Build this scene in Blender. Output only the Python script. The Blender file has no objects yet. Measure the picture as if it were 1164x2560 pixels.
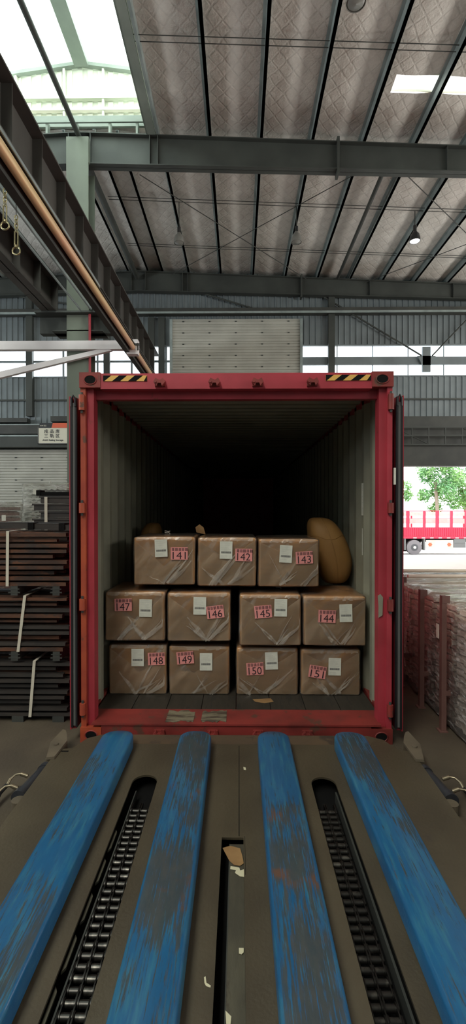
import bpy, bmesh, math, random
from mathutils import Vector, Matrix, noise

S = bpy.context.scene
COL = S.collection
R = math.radians

# ------------------------------------------------------------------ camera
CZ = 1.84
cd = bpy.data.cameras.new('camera')
cd.sensor_fit = 'VERTICAL'
cd.sensor_height = 36.0
cd.sensor_width = 36.0
cd.lens = 36.0 * 1170 / 2560
cd.clip_start = 0.05
cam = bpy.data.objects.new('camera', cd)
COL.objects.link(cam)
cam.location = (0, 0, CZ)
cam.rotation_euler = (R(90 - 0.5), 0, R(0.73))
S.camera = cam

# ------------------------------------------------------------------ world, sun, lights, exposure
w = bpy.data.worlds.new('world'); S.world = w
w.use_nodes = True
bg = w.node_tree.nodes['Background']
bg.inputs[0].default_value = (0.93, 0.97, 1.0, 1)
bg.inputs[1].default_value = 4.0

def light(name, kind, loc, rot, energy, color=(1, 1, 1), **kw):
    l = bpy.data.lights.new(name, kind); l.energy = energy; l.color = color
    for k, v in kw.items(): setattr(l, k, v)
    o = bpy.data.objects.new(name, l); COL.objects.link(o)
    o.location = loc; o.rotation_euler = rot
    return o
# sun stands behind the back wall, 38 degrees high
light('sun', 'SUN', (0, 40, 30), (R(-52), 0, R(-8)), 12.0, (1, .97, .92), angle=R(1.0))
# daylight from the roof lights behind the camera
light('roof_daylight', 'AREA', (-3.8, -3.6, 10.5), (R(30), R(-14), 0), 640, (1, .93, .82), shape='RECTANGLE', size=3.4, size_y=6.0)
# added fill lights at both side walls, outside the frame, to brighten the ceiling
light('side_fill', 'AREA', (13.9, 4, 6.2), (0, R(106), 0), 2700, (1, .96, .9), shape='RECTANGLE', size=3.0, size_y=26)
light('side_fill', 'AREA', (-15.9, 4, 6.2), (0, R(-106), 0), 2100, (.93, .98, 1), shape='RECTANGLE', size=3.0, size_y=26)

S.view_settings.view_transform = 'Standard'
S.view_settings.look = 'None'
S.view_settings.exposure = 0.0
S.view_settings.gamma = 1.0
S.view_settings.use_curve_mapping = False
S.cycles.use_denoising = True
S.cycles.max_bounces = 8
S.cycles.diffuse_bounces = 4
S.cycles.transparent_max_bounces = 16
S.cycles.sample_clamp_indirect = 4.0

# ------------------------------------------------------------------ materials
def nodes(m):
    m.use_nodes = True
    return m.node_tree.nodes, m.node_tree.links, m.node_tree.nodes['Principled BSDF']

def objvec(N, L, tc, k=(1, 1, 1)):
    """object coordinates shifted by where the piece stands, so that alike pieces differ"""
    oi = N.new('ShaderNodeObjectInfo'); ma = N.new('ShaderNodeVectorMath'); ma.operation = 'MULTIPLY_ADD'
    L.new(oi.outputs['Location'], ma.inputs[0]); ma.inputs[1].default_value = k
    L.new(tc.outputs['Object'], ma.inputs[2]); return ma.outputs[0]

def pmat(name, c1, c2=None, scale=6, rough=.6, metal=0, bump=0, stretch=(1, 1, 1), c3=None, t3=.62, s3=3, detail=5, lo=.35, hi=.65, spec=.5, bs=None):
    """base colour c1 with patches c2 (noise) and wear c3; coordinates are the object's own"""
    m = bpy.data.materials.new(name)
    N, L, B = nodes(m)
    B.inputs['Base Color'].default_value = (*c1, 1)
    B.inputs['Roughness'].default_value = rough
    B.inputs['Metallic'].default_value = metal
    B.inputs['Specular IOR Level'].default_value = spec
    if c2 is None and not bump: return m
    tc = N.new('ShaderNodeTexCoord'); mp = N.new('ShaderNodeMapping')
    mp.inputs['Scale'].default_value = stretch
    L.new(objvec(N, L, tc), mp.inputs[0])
    nz = N.new('ShaderNodeTexNoise'); nz.inputs['Scale'].default_value = scale; nz.inputs['Detail'].default_value = detail
    L.new(mp.outputs[0], nz.inputs['Vector'])
    out = None
    if c2:
        rp = N.new('ShaderNodeValToRGB')
        rp.color_ramp.elements[0].position = lo; rp.color_ramp.elements[0].color = (*c1, 1)
        rp.color_ramp.elements[1].position = hi; rp.color_ramp.elements[1].color = (*c2, 1)
        L.new(nz.outputs[0], rp.inputs[0]); out = rp.outputs[0]
    if c3:
        n2 = N.new('ShaderNodeTexNoise'); n2.inputs['Scale'].default_value = s3; n2.inputs['Detail'].default_value = 8
        n2.inputs['Roughness'].default_value = .65
        L.new(mp.outputs[0], n2.inputs['Vector'])
        r2 = N.new('ShaderNodeValToRGB')
        r2.color_ramp.elements[0].position = t3; r2.color_ramp.elements[1].position = t3 + .05
        L.new(n2.outputs[0], r2.inputs[0])
        mx = N.new('ShaderNodeMix'); mx.data_type = 'RGBA'
        L.new(r2.outputs[0], mx.inputs[0]); L.new(out, mx.inputs[6]); mx.inputs[7].default_value = (*c3, 1)
        out = mx.outputs[2]
    if out: L.new(out, B.inputs['Base Color'])
    if bump:
        b = N.new('ShaderNodeBump'); b.inputs['Strength'].default_value = bump; b.inputs['Distance'].default_value = .02
        if bs:
            nb = N.new('ShaderNodeTexNoise'); nb.inputs['Scale'].default_value = bs; nb.inputs['Detail'].default_value = 6
            L.new(mp.outputs[0], nb.inputs['Vector']); L.new(nb.outputs[0], b.inputs['Height'])
        else:
            L.new(nz.outputs[0], b.inputs['Height'])
        L.new(b.outputs[0], B.inputs['Normal'])
    return m

def emat(name, c, s):
    m = bpy.data.materials.new(name)
    N, L, B = nodes(m)
    B.inputs['Base Color'].default_value = (.8, .8, .8, 1)
    B.inputs['Emission Color'].default_value = (*c, 1)
    B.inputs['Emission Strength'].default_value = s
    return m

def film_mat(name, base, amp, scale, stretch, tint=(.80, .74, .64), rough=.25, bump=.5, lo=.5, hi=.8, rot=-42):
    m = bpy.data.materials.new(name)
    N, L, B = nodes(m)
    B.inputs['Base Color'].default_value = (*tint, 1)
    B.inputs['Roughness'].default_value = rough
    tr = N.new('ShaderNodeBsdfTransparent')
    mix = N.new('ShaderNodeMixShader')
    tc = N.new('ShaderNodeTexCoord'); mp = N.new('ShaderNodeMapping')
    mp.inputs['Scale'].default_value = stretch
    m0 = N.new('ShaderNodeMapping'); m0.inputs['Rotation'].default_value = (0, R(rot), 0)
    L.new(objvec(N, L, tc, (3, 1, 3)), m0.inputs[0]); L.new(m0.outputs[0], mp.inputs[0])
    nz = N.new('ShaderNodeTexNoise'); nz.inputs['Scale'].default_value = scale; nz.inputs['Detail'].default_value = 5
    nz.inputs['Distortion'].default_value = .6
    L.new(mp.outputs[0], nz.inputs['Vector'])
    mr = N.new('ShaderNodeMapRange')
    mr.inputs[1].default_value = lo; mr.inputs[2].default_value = hi
    mr.inputs[3].default_value = base; mr.inputs[4].default_value = base + amp
    L.new(nz.outputs[0], mr.inputs[0])
    bp = N.new('ShaderNodeBump'); bp.inputs['Strength'].default_value = bump; bp.inputs['Distance'].default_value = .02
    L.new(nz.outputs[0], bp.inputs['Height']); L.new(bp.outputs[0], B.inputs['Normal'])
    L.new(mr.outputs[0], mix.inputs[0]); L.new(tr.outputs[0], mix.inputs[1]); L.new(B.outputs[0], mix.inputs[2])
    gl = N.new('ShaderNodeBsdfGlossy'); gl.inputs['Roughness'].default_value = rough * .8; gl.inputs[0].default_value = (1, .97, .92, 1)
    L.new(bp.outputs[0], gl.inputs['Normal'])
    fr = N.new('ShaderNodeFresnel'); fr.inputs[0].default_value = 1.45; L.new(bp.outputs[0], fr.inputs['Normal'])
    m2 = N.new('ShaderNodeMixShader'); L.new(fr.outputs[0], m2.inputs[0]); L.new(mix.outputs[0], m2.inputs[1]); L.new(gl.outputs[0], m2.inputs[2])
    L.new(m2.outputs[0], N['Material Output'].inputs[0])
    return m

def foil_mat():
    m = bpy.data.materials.new('quilted_foil')
    N, L, B = nodes(m)
    tc = N.new('ShaderNodeTexCoord')
    B.inputs['Roughness'].default_value = .55
    B.inputs['Metallic'].default_value = .15
    def lines(ang):
        mp = N.new('ShaderNodeMapping'); mp.inputs['Rotation'].default_value = (0, 0, R(ang))
        L.new(tc.outputs['Object'], mp.inputs[0])
        wv = N.new('ShaderNodeTexWave'); wv.inputs['Scale'].default_value = 1.3; wv.inputs['Distortion'].default_value = 1.6
        wv.inputs['Detail'].default_value = 2; wv.inputs['Detail Scale'].default_value = 1.5
        L.new(mp.outputs[0], wv.inputs['Vector'])
        r = N.new('ShaderNodeValToRGB'); r.color_ramp.elements[0].position = 0; r.color_ramp.elements[1].position = .10
        L.new(wv.outputs[0], r.inputs[0]); return r.outputs[0]
    a, b = lines(40), lines(-40)
    mn = N.new('ShaderNodeMath'); mn.operation = 'MINIMUM'; L.new(a, mn.inputs[0]); L.new(b, mn.inputs[1])
    nz = N.new('ShaderNodeTexNoise'); nz.inputs['Scale'].default_value = 2.2; nz.inputs['Detail'].default_value = 8
    nz.inputs['Roughness'].default_value = .65
    L.new(tc.outputs['Object'], nz.inputs['Vector'])
    ad = N.new('ShaderNodeMath'); ad.operation = 'MULTIPLY_ADD'; L.new(mn.outputs[0], ad.inputs[0]); ad.inputs[1].default_value = .09
    L.new(nz.outputs[0], ad.inputs[2])
    bp = N.new('ShaderNodeBump'); bp.inputs['Strength'].default_value = .7; bp.inputs['Distance'].default_value = .06
    L.new(ad.outputs[0], bp.inputs['Height']); L.new(bp.outputs[0], B.inputs['Normal'])
    rp = N.new('ShaderNodeValToRGB')
    rp.color_ramp.elements[0].position = .3; rp.color_ramp.elements[0].color = (.62, .58, .53, 1)
    rp.color_ramp.elements[1].position = .7; rp.color_ramp.elements[1].color = (.80, .77, .71, 1)
    L.new(nz.outputs[0], rp.inputs[0])
    mx = N.new('ShaderNodeMix'); mx.data_type = 'RGBA'; mx.blend_type = 'MULTIPLY'; mx.inputs[0].default_value = .07
    L.new(rp.outputs[0], mx.inputs[6]); L.new(mn.outputs[0], mx.inputs[7])
    L.new(mx.outputs[2], B.inputs['Base Color'])
    return m

def pane_mat():
    m = bpy.data.materials.new('window_glass')
    N, L, B = nodes(m)
    gl = N.new('ShaderNodeBsdfGlossy'); gl.inputs['Roughness'].default_value = .1
    tr = N.new('ShaderNodeBsdfTransparent'); tr.inputs[0].default_value = (.93, .97, 1, 1)
    mix = N.new('ShaderNodeMixShader'); mix.inputs[0].default_value = .06
    L.new(tr.outputs[0], mix.inputs[1]); L.new(gl.outputs[0], mix.inputs[2])
    L.new(mix.outputs[0], N['Material Output'].inputs[0])
    return m

M = dict(
    concrete=pmat('floor_concrete', (.092, .073, .048), (.064, .050, .034), 2.5, .75, bump=.15, bs=40, c3=(.09, .075, .055), t3=.66, s3=1.2),
    yard=pmat('yard_concrete', (.55, .53, .50), (.48, .46, .44), 1, .8),
    foil=foil_mat(),
    steel=pmat('primer_grey_steel', (.26, .30, .26), (.20, .235, .205), 1.5, .6, bump=.05),
    dsteel=pmat('dark_painted_steel', (.055, .058, .05), (.035, .038, .035), 2, .6),
    galv=pmat('galvanised_steel', (.34, .40, .39), (.24, .29, .28), 3, .5, .1),
    rafter=pmat('rafter_paint', (.060, .068, .060), (.042, .048, .043), 1.5, .65),
    wall=pmat('wall_sheet', (.22, .26, .27), (.17, .20, .21), 1.2, .6, .1),
    shutter=pmat('shutter_white', (.50, .50, .44), (.42, .42, .37), 1.5, .5),
    mon=pmat('monitor_sheet', (.75, .78, .66), (.68, .71, .60), 1.5, .6),
    sky=emat('translucent_roof_sheet', (.86, 1.0, .94), 3.2),
    skyr=emat('translucent_skylight', (.97, 1.0, .92), 1.9),
    column=pmat('column_paint', (.15, .175, .135), (.125, .145, .115), 1.5, .6),
    glass=pane_mat(),
    red=pmat('container_red', (.42, .040, .058), (.32, .03, .042), 3, .45, c3=(.13, .04, .025), t3=.66, s3=5, bump=.05),
    redd=pmat('container_red_scuffed', (.26, .032, .026), (.15, .022, .018), 4, .55, c3=(.11, .045, .03), t3=.58, s3=6, bump=.1),
    orange=pmat('hinge_orange', (.42, .075, .028), (.30, .045, .025), 5, .5, c3=(.12, .05, .03), t3=.62, s3=9),
    inner=pmat('container_inner_paint', (.27, .265, .195), (.21, .205, .155), 3, .5, c3=(.16, .15, .11), t3=.68, s3=3),
    plank=pmat('floor_plywood', (.022, .019, .014), (.040, .033, .024), 3, .6, stretch=(6, 1, 1), c3=(.02, .018, .015), t3=.55),
    rubber=pmat('black_rubber', (.010, .010, .012), None, rough=.45),
    stripg=pmat('gasket_grey', (.13, .13, .125), None, rough=.5),
    black=pmat('black_paint', (.008, .008, .008), None, rough=.8, spec=.1),
    yellow=pmat('hazard_yellow', (.72, .42, .10), None, rough=.5),
    card=pmat('cardboard', (.60, .29, .075), (.52, .245, .06), 4, .8, stretch=(1, 1, 6), bump=.05),
    kraft=pmat('kraft_bag', (.30, .155, .042), (.24, .12, .032), 2.5, .65, bump=.35, bs=5),
    film=film_mat('wrap_film', .10, .45, 3, (3.5, 2, .8), rough=.25, lo=.56, hi=.85),
    film2=film_mat('wrap_film_double', .20, .34, 3, (3.0, 2, .7), rough=.3, tint=(.68, .50, .33)),
    filmr=film_mat('stretch_film', .08, .50, 6, (1.0, 2.0, 6.0), rough=.16, bump=1.0, rot=0, tint=(.92, .88, .84)),
    tuck=film_mat('film_tuck', .12, .30, 3, (6, 2, .8), rough=.22, lo=.4, hi=.7, tint=(.75, .68, .58)),
    knot=pmat('film_knot', (.6, .57, .5), None, rough=.25),
    label=pmat('label_white', (.70, .70, .60), (.62, .62, .53), 20, .6),
    pink=pmat('tag_pink', (.78, .30, .27), (.72, .27, .25), 15, .6),
    ink=pmat('ink', (.03, .012, .015), None, rough=.7),
    inkg=pmat('ink_grey', (.10, .10, .095), None, rough=.7),
    inkl=pmat('ink_light', (.48, .48, .42), None, rough=.7),
    deck=pmat('deck_plate', (.080, .064, .039), (.060, .047, .029), 3, .5, c3=(.052, .040, .028), t3=.64, s3=2.2, bump=.12, bs=60),
    deckin=pmat('deck_inner_plate', (.085, .078, .052), (.055, .05, .035), 5, .6, c3=(.06, .05, .035), t3=.6, s3=4, bump=.1, bs=50, stretch=(3, 1, 1)),
    chain=pmat('chain_steel', (.035, .033, .030), (.02, .019, .017), 8, .35, .8),
    roller=pmat('roller_steel', (.045, .042, .038), (.16, .15, .13), 23, .32, .8, lo=.55, hi=.75),
    rustd=pmat('rusty_deck_edge', (.105, .068, .038), (.075, .052, .033), 5, .65, c3=(.05, .035, .025), t3=.55, s3=4),
    hose=pmat('hose_rubber', (.012, .012, .014), None, rough=.35),
    brass=pmat('fitting_brass', (.30, .25, .17), None, rough=.3, metal=.8),
    cyl=pmat('ram_grey', (.035, .037, .045), (.02, .022, .026), 6, .4),
    horn=pmat('guide_horn_paint', (.15, .12, .08), (.10, .08, .055), 5, .6),
    rust=pmat('rusty_steel', (.14, .055, .026), (.05, .027, .018), 4, .7, stretch=(1.2, 3, 3), c3=(.045, .032, .026), t3=.52, s3=3.5, bump=.1),
    dbar=pmat('dark_steel_bar', (.04, .038, .036), (.065, .055, .048), 5, .5, .3, stretch=(1, 3, 3)),
    strap=pmat('strap_white', (.62, .58, .47), None, rough=.5),
    pvc=pmat('white_profile', (.80, .71, .60), (.70, .62, .52), 3, .6, bump=.15),
    pvcw=pmat('pale_profile', (.75, .77, .70), (.58, .60, .54), 6, .5),
    post=pmat('brown_post', (.17, .085, .07), (.13, .06, .05), 4, .6),
    copper=pmat('copper_tube', (.82, .50, .32), (.78, .58, .30), 1.6, .34, .25, stretch=(1, .5, 1)),
    jib=pmat('jib_white', (.80, .76, .76), (.74, .70, .70), 2, .5),
    hook=pmat('hook_brass', (.52, .46, .26), (.36, .33, .20), 7, .3, .85),
    girder=pmat('girder_paint', (.085, .08, .07), (.06, .057, .05), 1.5, .6),
    signw=pmat('sign_face', (.70, .68, .55), None, rough=.5),
    signr=pmat('sign_red', (.70, .12, .05), None, rough=.5),
    signb=pmat('sign_black', (.015, .018, .022), None, rough=.5),
    trred=pmat('truck_red', (.55, .015, .055), (.48, .012, .045), 2, .5),
    tyre=pmat('tyre', (.17, .155, .16), None, rough=.8),
    rim=pmat('wheel_rim', (.06, .06, .065), None, rough=.5),
    pale=pmat('pale_board', (.62, .52, .46), (.58, .42, .36), 2, .6),
    leaf=pmat('leaf_green', (.22, .40, .10), (.12, .30, .12), .6, .6),
    bark=pmat('bark', (.25, .2, .15), None, rough=.8),
    paper=pmat('kraft_scrap', (.34, .20, .08), (.24, .13, .05), 8, .8),
    bare=pmat('bare_scuffed_metal', (.20, .175, .115), (.07, .05, .035), 9, .6, stretch=(1, 4, 1), lo=.42, hi=.6),
    scrap=pmat('white_scrap', (.62, .58, .40), None, rough=.7),
    lampd=pmat('lamp_shade', (.22, .22, .20), None, rough=.3),
    lampl=pmat('lamp_housing_dark', (.03, .03, .03), None, rough=.4),
    lampe=emat('lamp_glow', (1, 1, .95), 3.0),
)

def blue_mat():
    m = bpy.data.materials.new('worn_blue_paint')
    N, L, B = nodes(m)
    tc = N.new('ShaderNodeTexCoord')
    ov = objvec(N, L, tc, (7.3, 1, 1))
    def nz(scale, st, det=8, ro=.65, off=(0, 0, 0)):
        mp = N.new('ShaderNodeMapping'); mp.inputs['Scale'].default_value = st; mp.inputs['Location'].default_value = off
        n = N.new('ShaderNodeTexNoise'); n.inputs['Scale'].default_value = scale; n.inputs['Detail'].default_value = det
        n.inputs['Roughness'].default_value = ro
        L.new(ov, mp.inputs[0]); L.new(mp.outputs[0], n.inputs['Vector']); return n.outputs[0]
    def ramp(src, a, b, ca=(0, 0, 0), cb=(1, 1, 1)):
        r = N.new('ShaderNodeValToRGB'); r.color_ramp.elements[0].position = a; r.color_ramp.elements[1].position = b
        r.color_ramp.elements[0].color = (*ca, 1); r.color_ramp.elements[1].color = (*cb, 1)
        L.new(src, r.inputs[0]); return r.outputs[0]
    def mixc(f, a, b):
        x = N.new('ShaderNodeMix'); x.data_type = 'RGBA'; L.new(f, x.inputs[0])
        for i, v in ((6, a), (7, b)):
            if isinstance(v, tuple): x.inputs[i].default_value = (*v, 1)
            else: L.new(v, x.inputs[i])
        return x.outputs[2]
    base = ramp(nz(2.5, (1, .6, 1)), .3, .7, (.010, .070, .168), (.015, .108, .235))
    fade = ramp(nz(5, (7, .7, 1), off=(3, 0, 0)), .48, .75)
    c = mixc(fade, base, (.04, .17, .235))
    pat = nz(1.5, (1.5, .8, 1), 3, .5, (7, 2, 0))
    strk = nz(9, (13, .6, 1), 8, .7, (1, 5, 0))
    ad = N.new('ShaderNodeMath'); ad.operation = 'ADD'; L.new(pat, ad.inputs[0]); L.new(strk, ad.inputs[1])
    hf = N.new('ShaderNodeMath'); hf.operation = 'MULTIPLY'; hf.inputs[1].default_value = .5; L.new(ad.outputs[0], hf.inputs[0])
    wear = ramp(hf.outputs[0], .520, .552)
    # worn away on the top face, not on the sides
    sep = N.new('ShaderNodeSeparateXYZ'); g = N.new('ShaderNodeNewGeometry'); L.new(g.outputs['Normal'], sep.inputs[0])
    up = N.new('ShaderNodeMapRange'); up.inputs[1].default_value = .9; up.inputs[2].default_value = .99
    L.new(sep.outputs[2], up.inputs[0])
    mu = N.new('ShaderNodeMath'); mu.operation = 'MULTIPLY'; L.new(wear, mu.inputs[0]); L.new(up.outputs[0], mu.inputs[1])
    m8 = N.new('ShaderNodeMath'); m8.operation = 'MULTIPLY'; L.new(mu.outputs[0], m8.inputs[0]); m8.inputs[1].default_value = .9
    c = mixc(m8.outputs[0], c, ramp(nz(12, (3, 1, 1)), .4, .65, (.028, .034, .030), (.052, .048, .036)))
    rr = ramp(nz(2.2, (1, 1, 1), 4, .5, (11, 9, 0)), .66, .70)
    mr = N.new('ShaderNodeMath'); mr.operation = 'MULTIPLY'; L.new(rr, mr.inputs[0]); L.new(mu.outputs[0], mr.inputs[1])
    c = mixc(mr.outputs[0], c, (.10, .048, .028))
    L.new(c, B.inputs['Base Color'])
    rg = N.new('ShaderNodeMapRange'); rg.inputs[3].default_value = .30; rg.inputs[4].default_value = .62
    L.new(mu.outputs[0], rg.inputs[0]); L.new(rg.outputs[0], B.inputs['Roughness'])
    bp = N.new('ShaderNodeBump'); bp.inputs['Strength'].default_value = .25; bp.inputs['Distance'].default_value = .004; bp.invert = True
    L.new(wear, bp.inputs['Height']); L.new(bp.outputs[0], B.inputs['Normal'])
    return m
M['blue'] = blue_mat()

# ------------------------------------------------------------------ mesh helpers
class MB:
    def __init__(s): s.v = []; s.f = []; s.sm = []; s.mi = []; s.m = 0
    def _f(s, idx, sm=False): s.f.append(idx); s.sm.append(sm); s.mi.append(s.m)
    def box(s, x0, x1, y0, y1, z0, z1):
        n = len(s.v)
        s.v += [(x, y, z) for z in (z0, z1) for y in (y0, y1) for x in (x0, x1)]
        for q in ((0, 2, 3, 1), (4, 5, 7, 6), (0, 1, 5, 4), (2, 6, 7, 3), (0, 4, 6, 2), (1, 3, 7, 5)):
            s._f([n + i for i in q])
        return s
    def hexa(s, P):                       # 8 corner points: bottom loop 4, top loop 4
        n = len(s.v); s.v += [tuple(p) for p in P]
        for q in ((3, 2, 1, 0), (4, 5, 6, 7), (0, 1, 5, 4), (1, 2, 6, 5), (2, 3, 7, 6), (3, 0, 4, 7)):
            s._f([n + i for i in q])
        return s
    def cyl(s, a, b, r, n=10, r2=None, caps=True):
        a, b = Vector(a), Vector(b); d = (b - a).normalized()
        u = d.orthogonal().normalized(); v = d.cross(u); k = len(s.v); r2 = r if r2 is None else r2
        for p, rr in ((a, r), (b, r2)):
            for i in range(n):
                t = 2 * math.pi * i / n; s.v.append(tuple(p + (u * math.cos(t) + v * math.sin(t)) * rr))
        for i in range(n):
            j = (i + 1) % n; s._f([k + i, k + j, k + n + j, k + n + i], True)
        if caps:
            s._f([k + i for i in range(n)][::-1]); s._f([k + n + i for i in range(n)])
        return s
    def tube(s, P, r, n=8, closed=False):
        P = [Vector(p) for p in P]; k = len(s.v); m = len(P); u = None
        for i, p in enumerate(P):
            if closed: d = (P[(i + 1) % m] - P[i - 1]).normalized()
            else: d = (P[min(i + 1, m - 1)] - P[max(i - 1, 0)]).normalized()
            if u is None: u = d.orthogonal().normalized()
            else: u = (u - d * u.dot(d)).normalized()
            v = d.cross(u)
            for j in range(n):
                t = 2 * math.pi * j / n; s.v.append(tuple(p + (u * math.cos(t) + v * math.sin(t)) * r))
        for i in range(m if closed else m - 1):
            i2 = (i + 1) % m
            for j in range(n):
                j2 = (j + 1) % n; s._f([k + i * n + j, k + i * n + j2, k + i2 * n + j2, k + i2 * n + j], True)
        if not closed:
            s._f([k + j for j in range(n)][::-1]); s._f([k + (m - 1) * n + j for j in range(n)])
        return s
    def prism(s, poly, fn, t0, t1):       # fn(a, b, t) -> point
        n = len(s.v); m = len(poly)
        s.v += [tuple(fn(a, b, t)) for t in (t0, t1) for a, b in poly]
        s._f(list(range(n, n + m))[::-1]); s._f(list(range(n + m, n + 2 * m)))
        for i in range(m):
            j = (i + 1) % m; s._f([n + i, n + j, n + m + j, n + m + i])
        return s
    def quad(s, a, b, c, d):
        n = len(s.v); s.v += [tuple(a), tuple(b), tuple(c), tuple(d)]; s._f([n, n + 1, n + 2, n + 3]); return s
    def grid(s, fn, nu, nv, sm=True):
        n = len(s.v)
        for i in range(nu + 1):
            for j in range(nv + 1): s.v.append(tuple(fn(i / nu, j / nv)))
        for i in range(nu):
            for j in range(nv):
                a = n + i * (nv + 1) + j; s._f([a, a + nv + 1, a + nv + 2, a + 1], sm)
        return s
    def lathe(s, c, prof, n=16):          # around vertical axis, prof (r, z)
        k = len(s.v)
        for r, z in prof:
            for i in range(n):
                t = 2 * math.pi * i / n; s.v.append((c[0] + r * math.cos(t), c[1] + r * math.sin(t), c[2] + z))
        for q in range(len(prof) - 1):
            for i in range(n):
                j = (i + 1) % n; s._f([k + q * n + i, k + q * n + j, k + q * n + n + j, k + q * n + n + i], True)
        return s
    def mesh(s, name, mat, off=(0, 0, 0)):
        me = bpy.data.meshes.new(name)
        me.from_pydata([(x - off[0], y - off[1], z - off[2]) for x, y, z in s.v], [], s.f)
        for mm in (mat if isinstance(mat, (list, tuple)) else [mat]): me.materials.append(mm)
        me.polygons.foreach_set('use_smooth', s.sm); me.polygons.foreach_set('material_index', s.mi)
        bm = bmesh.new(); bm.from_mesh(me); bmesh.ops.recalc_face_normals(bm, faces=bm.faces); bm.to_mesh(me); bm.free()
        me.set_sharp_from_angle(angle=R(50))
        me.update(); return me

WL = {}
def put(name, me, parent=None, loc=(0, 0, 0), rot=None):
    o = bpy.data.objects.new(name, me); COL.objects.link(o); o.location = loc
    if rot: o.rotation_euler = rot
    if parent: o.parent = parent
    WL[o] = WL[parent] if parent else Vector(loc)
    return o
def thing(name, label, cat, loc=(0, 0, 0), group=None):
    o = bpy.data.objects.new(name, None); COL.objects.link(o); o.location = loc; o.empty_display_size = .1
    o['label'] = label; o['category'] = cat
    if group: o['group'] = group
    WL[o] = Vector(loc); return o
def part(name, mb, mat, parent, label=None, kind=None):
    o = put(name, mb.mesh(name, mat, WL[parent]), parent)
    if label: o['label'] = label
    if kind: o['kind'] = kind
    return o
def single(name, mb, mat, label, cat, loc, group=None):
    o = put(name, mb.mesh(name, mat, loc), None, loc); o['label'] = label; o['category'] = cat
    if group: o['group'] = group
    return o
def struct(name, mb, mat, loc=(0, 0, 0)):
    o = put(name, mb.mesh(name, mat, loc), None, loc); o['kind'] = 'structure'; return o
def copy_tree(o, loc=None, parent=None):
    c = o.copy(); COL.objects.link(c)
    if loc is not None: c.location = loc
    if parent: c.parent = parent
    WL[c] = WL[parent] if parent else Vector(c.location)
    for ch in list(o.children): copy_tree(ch, None, c)
    return c

def text(body, size, fn, mat, parent, name='lettering', bold=0.0, ext=.0004, width=None):
    """fn(x, y, z) maps text plane to world"""
    cu = bpy.data.curves.new(name, 'FONT'); cu.body = body; cu.size = size; cu.extrude = ext; cu.offset = bold
    cu.align_x = 'CENTER'; cu.align_y = 'CENTER'; cu.resolution_u = 3
    t = bpy.data.objects.new(name, cu); COL.objects.link(t)
    dg = bpy.context.evaluated_depsgraph_get(); dg.update()
    me = bpy.data.meshes.new_from_object(t.evaluated_get(dg))
    bpy.data.objects.remove(t); bpy.data.curves.remove(cu)
    k = 1
    if width:
        xs = [v.co.x for v in me.vertices]; k = width / (max(xs) - min(xs)); cx = (max(xs) + min(xs)) / 2
        for v in me.vertices: v.co.x = (v.co.x - cx) * k
    off = WL[parent]
    for v in me.vertices: v.co = Vector(fn(v.co.x, v.co.y, v.co.z)) - off
    me.materials.clear(); me.materials.append(mat)
    return put(name, me, parent)

def softbox(cx, cy, cz, w, d, h, r, bulge=.0, seed=0, n=9, jit=.0, taper=0.0):
    """rounded box mesh builder, centre and full sizes"""
    mb = MB(); idx = {}
    rnd = random.Random(seed)
    def P(u, v, t):
        x, y, z = u * w / 2, v * d / 2, t * h / 2
        ix = max(-w / 2 + r, min(w / 2 - r, x)); iy = max(-d / 2 + r, min(d / 2 - r, y)); iz = max(-h / 2 + r, min(h / 2 - r, z))
        dv = Vector((x - ix, y - iy, z - iz))
        if dv.length > 1e-9: dv = dv.normalized() * r
        p = Vector((ix, iy, iz)) + dv
        if bulge:
            p.y += bulge * v * (1 - u * u) * (1 - t * t) if abs(v) > .99 else 0
            p.z += bulge * .6 * t * (1 - u * u) * (1 - v * v) if abs(t) > .99 else 0
            p.x += bulge * .4 * u * (1 - v * v) * (1 - t * t) if abs(u) > .99 else 0
        if jit:
            q = noise.noise_vector(Vector((p.x * 5 + seed * 3.1, p.y * 5, p.z * 5)))
            p += q * jit
        if taper: p.x *= 1 - taper * (t + 1) / 2
        return (cx + p.x, cy + p.y, cz + p.z)
    # grid params denser at the edges
    base = [-1, -1 + r * .6 / max(w, h), -1 + 2 * r / max(w, h)]
    g = base + [-.8 + 1.6 * i / (n - 1) for i in range(n)] + [-b for b in base[::-1]]
    for ax in range(3):
        for sgn in (-1, 1):
            for i in range(len(g) - 1):
                for j in range(len(g) - 1):
                    q = []
                    for a, b in ((i, j), (i + 1, j), (i + 1, j + 1), (i, j + 1)):
                        key = [0, 0, 0]; key[ax] = sgn * 99; key[(ax + 1) % 3] = a - 0 if True else 0; key[(ax + 2) % 3] = b
                        c = [0, 0, 0]; c[ax] = sgn; c[(ax + 1) % 3] = g[a]; c[(ax + 2) % 3] = g[b]
                        kk = tuple(round(x, 6) for x in c)
                        if kk not in idx: idx[kk] = len(mb.v); mb.v.append(P(*c))
                        q.append(idx[kk])
                    mb._f(q, True)
    return mb

# ================================================================== SETTING
WY = 18.0                               # back wall
def zt(X): return 10.60 - .045 * X if X > -3.8 else 10.60 + .045 * 3.8 - .045 * (-3.8 - X)   # rafter top
def zb(X): return 9.91 - .03 * X if X > -3.8 else 9.91 + .03 * 3.8 - .03 * (-3.8 - X)

b = MB(); b.box(-16, 14, -10, WY + .15, -.2, 0)
flo = struct('floor', b, M['concrete'])
b = MB()
b.hexa([(-40, WY + .15, -1), (60, WY + .15, -1), (60, 28, -1.6), (-40, 28, -1.6), (-40, WY + .15, -.01), (60, WY + .15, -.01), (60, 28, -1.25), (-40, 28, -1.25)])
b.box(-60, 90, 28, 120, -1.6, -1.25)
struct('ground_yard', b, M['yard'])

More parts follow.
